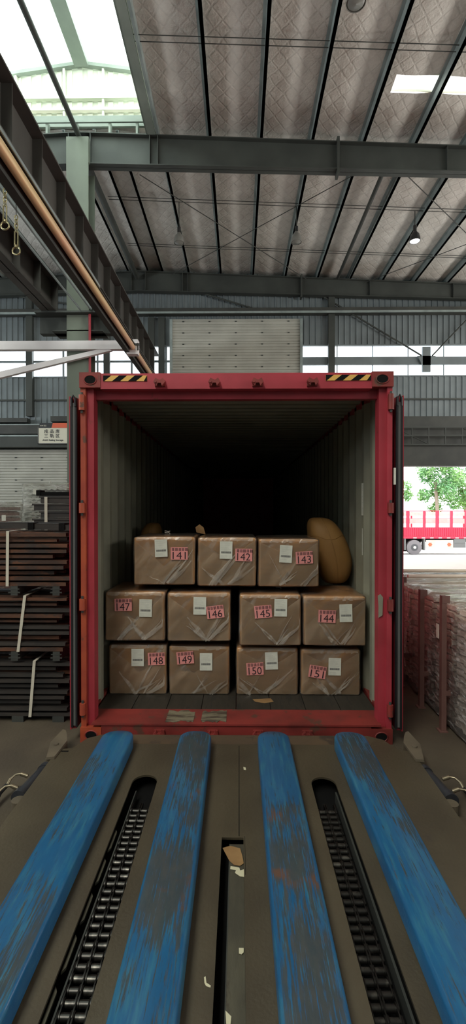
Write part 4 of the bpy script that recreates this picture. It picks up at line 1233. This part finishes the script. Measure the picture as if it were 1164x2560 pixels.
# rear dark bundle stack
t = thing('steel_bundle', 'black steel bundle with one white strap, standing behind the rusty ones', 'steel bars', (-2.3, 5.5, 0), 'strapped bundles of steel profiles at the left')
for i in range(22):
    for r in range(2):
        z = .05 + i * .088; mb = None
        if i == 0 and r == 0: bm_ = MB().box(0, .97, 0, .2, 0, .07).box(-.02, .97, -.01, 0, .06, .08).mesh('bar', M['dbar'])
        put('bar', bm_, t, ((.08 if i % 2 else 0) - .12, r * .25, z))
part('strap', MB().box(-2.29, -2.255, 5.485, 5.488, 1.5, 1.97), M['strap'], t, 'white packing strap')
part('plinth', MB().box(-2.4, -1.4, 5.5, 5.9, 0, .05), M['black'], t)
for (x0, lab) in ((-2.38, 'dark channel lying on top of the black steel bundle, left'), (-1.85, 'dark channel lying on top of the black steel bundle, by the container door')):
    single('top_channel', MB().box(x0, x0 + .44, 5.5, 5.6, 1.985, 2.03).box(x0 - .01, x0 + .04, 5.49, 5.62, 1.985, 2.05), M['black'], lab, 'steel bars', (x0, 5.5, 1.985), 'channels on the black bundle')

# wrapped pale profile stacks further back
def profile_stack(x0, x1, y0, y1, z1, lab, n, film=True, tag=None):
    t = thing('wrapped_stack', lab, 'wrapped pallet', ((x0 + x1) / 2, y0, 0), 'film wrapped stacks of pale profiles at the left')
    hh = (z1 - .1) / n
    nx = int((x1 - x0) / .11) 
    mb = MB()
    for k in range(nx):
        xx = k * (x1 - x0) / nx; ww = (x1 - x0) / nx
        mb.prism([(xx, 0), (xx + ww * .5, hh * .25), (xx + ww, 0), (xx + ww, hh * .55), (xx + ww * .5, hh * .8), (xx, hh * .55)], lambda a, c, q: (a, q, c), 0, y1 - y0)
    me = mb.mesh('profile_layer', M['pvcw'])
    for i in range(n): put('profile_layer', me, t, (x0 - (x0 + x1) / 2 + (.02 if i % 2 else 0), 0, .1 + i * hh))
    part('pallet', MB().box(x0, x1, y0, y1, 0, .09), M['dsteel'], t)
    part('wrap_film', softbox((x0 + x1) / 2 + .01, (y0 + y1) / 2, .05 + z1 / 2, x1 - x0 + .09, y1 - y0 + .06, z1 - .02, .03, 0, 5, 9, .03), M['filmr'], t)
    if tag: part('paper_tag', MB().box(tag[0], tag[0] + .07, y0 - .055, y0 - .05, tag[1], tag[1] + .10), M['label'], t, 'white paper tag')
    kx = (x0 + x1) / 2
    part('film_knot', MB().tube([(kx, y0 + .2, z1 + .03), (kx + .03, y0 + .2, z1 + .10), (kx + .06, y0 + .2, z1 + .04), (kx + .02, y0 + .2, z1 + .09)], .006, 5), M['knot'], t)
profile_stack(-4.15, -3.35, 9.0, 10.0, 2.28, 'tall film wrapped stack of pale ribbed profiles behind the black bundle', 22, True, (-3.95, 2.10))
profile_stack(-3.17, -2.65, 9.1, 10.1, 2.22, 'film wrapped stack of white profiles next to the container door', 20, True, (-3.25, 2.0))
profile_stack(-4.85, -4.1, 7.9, 8.7, 1.90, 'lower film wrapped stack of pale ribbed profiles at the left edge', 18, True, (-4.0, 1.62))

# ================================================================== WRAPPED BUNDLES RIGHT
XR = 1.77
def plank_stack(y0, y1, lab, seed, h=1.02, x1=3.4):
    rnd = random.Random(seed)
    t = thing('plank_bundle', lab, 'wrapped planks', (XR, y0, 0), 'film wrapped bundles of pale planks at the right')
    n = 18; hh = (h - .06) / n
    def pm(jx):
        mb = MB(); pts = []
        # wavy front edge
        L_ = y1 - y0; m_ = int(L_ / .07)
        for i in range(m_ + 1): pts.append((.022 * (i % 2) + jx, L_ * i / m_))
        pts += [(x1 - XR, L_), (x1 - XR, 0)]
        mb.prism(pts, lambda a, c, q: (a, c, q), 0, hh * .72)
        return mb.mesh('plank', M['pvc'])
    ms = [pm(0), pm(.012), pm(.03)]
    for i in range(n):
        gap = .02 if i in (6, 12) else 0
        put('plank', ms[2] if i % 6 == 5 else ms[rnd.choice((0, 1))], t, (rnd.uniform(-.004, .01), 0, .06 + i * hh))
    part('bearer', MB().box(XR + .05, x1, y0 + .1, y0 + .2, 0, .06).box(XR + .05, x1, y1 - .2, y1 - .1, 0, .06), M['post'], t)
    # draped film: front skirt and top sheet with creases
    def fn(u, v):
        y = y0 - .03 + (y1 - y0 + .06) * u
        nn = noise.noise(Vector((y * 7, v * 3 + seed, 0))) * .020 + noise.noise(Vector((y * 22 + v * 9, v * 26, seed))) * .004
        if v < .62:
            z = .03 + (h + .01 - .03) * (v / .62); return (XR - .028 + nn, y, z)
        k = (v - .62) / .38; return (XR - .02 + k * (x1 - XR + .02), y, h + .03 + abs(nn) * 1.6)
    part('stretch_film', MB().grid(fn, 70, 70), M['filmr'], t)
    return t
plank_stack(4.90, 5.75, 'wrapped bundle of pale planks at the right, farthest, behind the first brown post', 1, 1.0, 3.6)
plank_stack(4.36, 4.82, 'wrapped bundle of pale planks at the right, between first and second brown posts', 2)
plank_stack(3.90, 4.30, 'wrapped bundle of pale planks at the right, between second and third brown posts', 3)
plank_stack(2.3, 3.84, 'wrapped bundle of pale planks at the right, nearest, running off the edge', 4)
for y, h, nm in ((4.86, 1.13, 'farthest'), (4.33, 1.09, 'second'), (3.87, 1.12, 'third')):
    t = thing('brown_post', 'brown steel post against the wrapped planks, %s from the viewer' % {'farthest': 'the farthest one', 'second': 'middle one', 'third': 'the nearest one'}[nm], 'post', (XR - .06, y, 0), 'brown posts against the wrapped planks')
    part('upright', MB().box(XR - .110, XR - .070, y - .025, y + .02, 0, h).box(XR - .070, XR + .04, y - .025, y - .018, .3, .34), M['post'], t)
    part('foot', MB().box(XR - .13, XR - .06, y - .04, y + .035, 0, .01), M['post'], t)
    part('top_flag', MB().box(XR - .110, XR - .045, y - .028, y - .022, h - .06, h), M['post'], t)
b = MB().box(XR - .062, XR - .058, 4.02, 4.07, .72, .84)
single('paper_tag', b, M['label'], 'small white paper tag stuck on the wrapped planks at the right', 'label', (XR - .06, 4.04, .72))
# long profiles lying on top of the far bundles
for (x0, x1, y, z, lab) in ((1.75, 2.75, 5.6, 1.08, 'pale capped pipe lying across the far wrapped bundle'), (1.85, 3.5, 5.15, 1.08, 'long pale pipe lying across the wrapped planks, nearer one')):
    t = thing('loose_pipe', lab, 'pipe', (x0, y, z))
    part('pipe_body', MB().cyl((x0, y, z + .012), (x1, y, z + .012), .02, 10), M['pvc'], t)
    part('cap', MB().cyl((x1, y, z + .012), (x1 + .06, y, z + .012), .024, 10), M['stripg'], t)

# ================================================================== YARD: TRUCK AND TREES
TY, TG, TS = 31.0, -1.25, 1170 / 31.0
def tx(px): return (px - 597) / TS
def tz(py): return CZ - (py - 1270) / TS
tr = thing('cargo_truck', 'red open-sided cargo truck parked in the bright yard beyond the door', 'truck', (tx(1030), TY, TG))
part('side_board', MB().box(tx(960), tx(1330), TY, TY + .08, tz(1341), tz(1318)), M['trred'], tr)
b = MB()
for i in range(70):
    x = tx(960) + i * .14; b.box(x, x + .05, TY - .03, TY, tz(1340), tz(1320))
part('board_ribs', b, M['trred'], tr)
part('bed_frame', MB().box(tx(960), tx(1330), TY - .05, TY + 2.4, tz(1346), tz(1341)), M['trred'], tr)
part('chassis', MB().box(tx(960), tx(1330), TY + .5, TY + 1.9, tz(1356), tz(1346)), M['black'], tr)
for px in (977, 1017, 1058, 1090, 1125, 1162, 1197, 1232):
    w_ = 4 if px in (1017, 1090, 1162, 1232) else 3
    part('stake', MB().box(tx(px - w_), tx(px + w_), TY - .02, TY + .06, tz(1318), tz(1278)), M['trred'], tr)
    part('stake_far', MB().box(tx(px - 2), tx(px + 2), TY + 2.3, TY + 2.36, tz(1330), tz(1280)), M['trred'], tr)
for z0, z1 in ((1278.5, 1276.5), (1297, 1296)):
    part('rail', MB().box(tx(960), tx(1330), TY, TY + .03, tz(z0), tz(z1)), M['trred'], tr)
for z0, z1 in ((1312, 1299), (1291, 1281)):
    part('slat_board', MB().box(tx(960), tx(1330), TY + 2.28, TY + 2.32, tz(z0), tz(z1)), M['pale'], tr)
b = MB()
for i in range(14):
    x = tx(1030) + i * .55; b.box(x, x + .22, TY - .055, TY - .05, tz(1345.5), tz(1343.5))
part('reflector', b, M['label'], tr)
for px in (985, 1033):
    cx, cz, r_ = tx(px), TG + .49, .49
    wh = part('wheel', MB().cyl((cx, TY - .02, cz), (cx, TY + .28, cz), r_, 28), M['tyre'], tr)
    part('sidewall', MB().cyl((cx, TY - .05, cz), (cx, TY - .02, cz), r_ * .8, 28, r_), M['tyre'], wh)
    part('rim', MB().cyl((cx, TY - .07, cz), (cx, TY - .05, cz), r_ * .46, 20), M['rim'], wh)
    part('hub', MB().cyl((cx, TY - .12, cz), (cx, TY - .07, cz), .09, 12), M['label'], wh)
    part('mudguard', MB().box(cx + .62, cx + .72, TY, TY + .4, tz(1375), tz(1346)), M['stripg'], tr)
b = MB().box(tx(960), tx(1055), TY + .4, TY + .5, tz(1380), tz(1346)); part('wheel_well', b, M['black'], tr)
sp = part('side_guard', MB().box(tx(1062), tx(1129), TY - .02, TY + .03, tz(1371), tz(1350)), M['pale'], tr)
for px in (1072, 1119):
    b = MB().cyl((tx(px), TY - .022, tz(1361)), (tx(px), TY - .034, tz(1361)), .07, 8)
    for k in range(6):
        a = k * math.pi / 3; b.cyl((tx(px) + .09 * math.cos(a), TY - .022, tz(1361) + .09 * math.sin(a)), (tx(px) + .09 * math.cos(a), TY - .03, tz(1361) + .09 * math.sin(a)), .05, 8)
    part('flower_print', b, M['signr'], sp)
part('tool_box', MB().box(tx(1131), tx(1160), TY - .02, TY + .5, tz(1369), tz(1347)).box(tx(1133), tx(1158), TY - .04, TY - .02, tz(1358), tz(1357)), M['stripg'], tr)

def tree(x, y, r, h, lab, seed, nl=5200):
    rnd = random.Random(seed)
    t = thing('yard_tree', lab, 'tree', (x, y, TG), 'green trees beyond the truck')
    part('trunk', MB().tube([(x, y, TG), (x + .1, y, TG + h * .3), (x - .1, y, TG + h * .6)], .16, 8), M['bark'], t)
    b = MB()
    cs = [(x + rnd.gauss(0, r * .45), y + rnd.gauss(0, r * .4), TG + h * rnd.uniform(.32, .95), r * rnd.uniform(.28, .5)) for _ in range(16)]
    for _ in range(nl):
        c = rnd.choice(cs)
        d = Vector((rnd.gauss(0, 1), rnd.gauss(0, 1), rnd.gauss(0, 1))).normalized() * c[3] * rnd.uniform(.5, 1.05)
        p = Vector(c[:3]) + d; s_ = rnd.uniform(.08, .17)
        u = Vector((rnd.gauss(0, 1), rnd.gauss(0, 1), rnd.gauss(0, 1))).normalized() * s_; v = u.orthogonal().normalized() * s_ * .6
        b.quad(p - u, p + v, p + u, p - v)
    part('foliage', b, M['leaf'], t, kind='stuff')
tree(17.6, 42, 1.9, 9.0, 'tall bright green tree behind the truck, centre of the doorway view', 1)
tree(20.6, 43, 2.2, 8.0, 'green tree behind the truck at the right edge', 2)
tree(14.0, 44, 1.5, 5.6, 'small green tree behind the truck next to the container door', 3, 3500)
